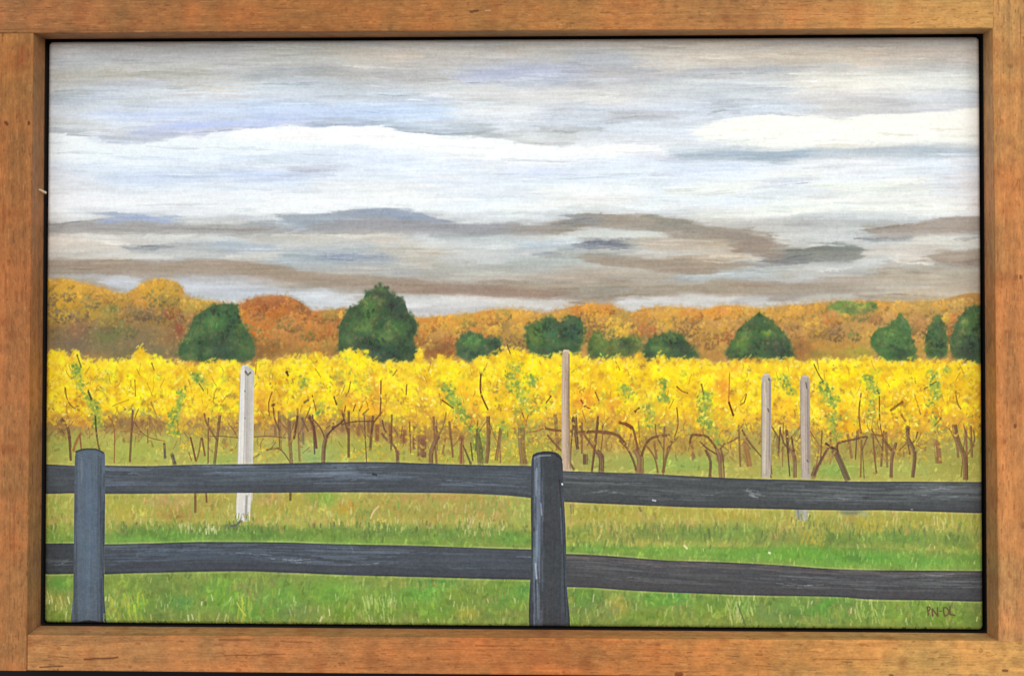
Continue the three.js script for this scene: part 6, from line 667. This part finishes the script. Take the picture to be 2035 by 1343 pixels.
// ------------------------------------------------------------------ the painting on its canvas
const painting = new THREE.Group(); painting.name = 'landscape_painting'; painting.position.set(-0.0001, HANG + 0.0001, -DEEP);
tag(painting, 'painting of a yellow autumn vineyard behind a dark rail fence, set inside the wooden frame', 'painting'); scene.add(painting);
const CW = 0.9423, CH = 0.5902, CT = 0.0195;
{
  const geo = new RoundedBoxGeometry(CW, CH, CT, 6, 0.0046), p = geo.attributes.position, q = geo.attributes.uv;
  for (let i = 0; i < p.count; i++) q.setXY(i, clamp(p.getX(i) / CW + .5, 0.001, .999), clamp(p.getY(i) / CH + .5, .001, .999));
  geo.translate(0, 0, -CT / 2);
  const m = new THREE.Mesh(geo, new THREE.MeshPhysicalMaterial({ map: paintMap, bumpMap: reliefMap, bumpScale: 0.0004, roughness: 0.65, specularIntensity: 0.3, color: new THREE.Color(0.92, 0.92, 0.92) }));
  m.name = 'canvas'; m.castShadow = m.receiveShadow = true; painting.add(m);
}
{ // signature: raised strokes of brown paint
  const ink = new THREE.MeshStandardMaterial({ color: new THREE.Color(0.13, 0.062, 0.02), roughness: 0.7 }), parts = [];
  const at = (x, y) => { const [a, b] = P(x, y); return new THREE.Vector3((a / TW - .5) * CW, (.5 - b / TH) * CH, 0.00005); };
  for (const l of [[1843, 1207, 1844.5, 1215, 1845, 1223], [1841.5, 1207, 1846, 1205.5, 1849, 1208, 1847.5, 1212.5, 1843, 1213.5], [1853.5, 1225, 1853, 1216, 1853, 1209], [1853, 1209, 1858, 1216, 1864.5, 1225], [1864.5, 1225, 1863.5, 1215, 1863, 1206.5], [1867.5, 1214.5, 1871.5, 1214], [1875.5, 1208, 1875.5, 1216, 1878, 1224.5], [1874.5, 1208, 1880, 1207, 1885, 1212, 1885.5, 1219, 1878, 1224.5], [1888.5, 1205, 1888, 1214, 1889, 1221.5], [1889, 1221.5, 1893, 1221, 1899, 1223.5]]) {
    const v = []; for (let i = 0; i < l.length; i += 2) v.push(at(l[i], l[i + 1]));
    const t = new THREE.TubeGeometry(new THREE.CatmullRomCurve3(v), 10, 0.00078, 6); t.scale(1, 1, 0.35); t.translate(0, 0, 0.00004); parts.push(t);
  }
  const m = new THREE.Mesh(mergeGeometries(parts), ink); m.name = 'signature'; m.castShadow = m.receiveShadow = true; tag(m, 'signature in brown paint at the lower right'); painting.add(m);
}

// ------------------------------------------------------------------ the dark surface behind
{
  const m = new THREE.Mesh(new THREE.BoxGeometry(2.4, 1.8, 0.05), new THREE.MeshStandardMaterial({ color: new THREE.Color(0.0035, 0.0038, 0.005), roughness: 0.9 }));
  m.name = 'wall'; m.userData.kind = 'structure'; tag(m, 'near black surface behind the frame'); m.position.set(0, HANG, -BACK - 0.0255); m.receiveShadow = true; m.castShadow = true; scene.add(m);
}
renderer.render(scene, camera);
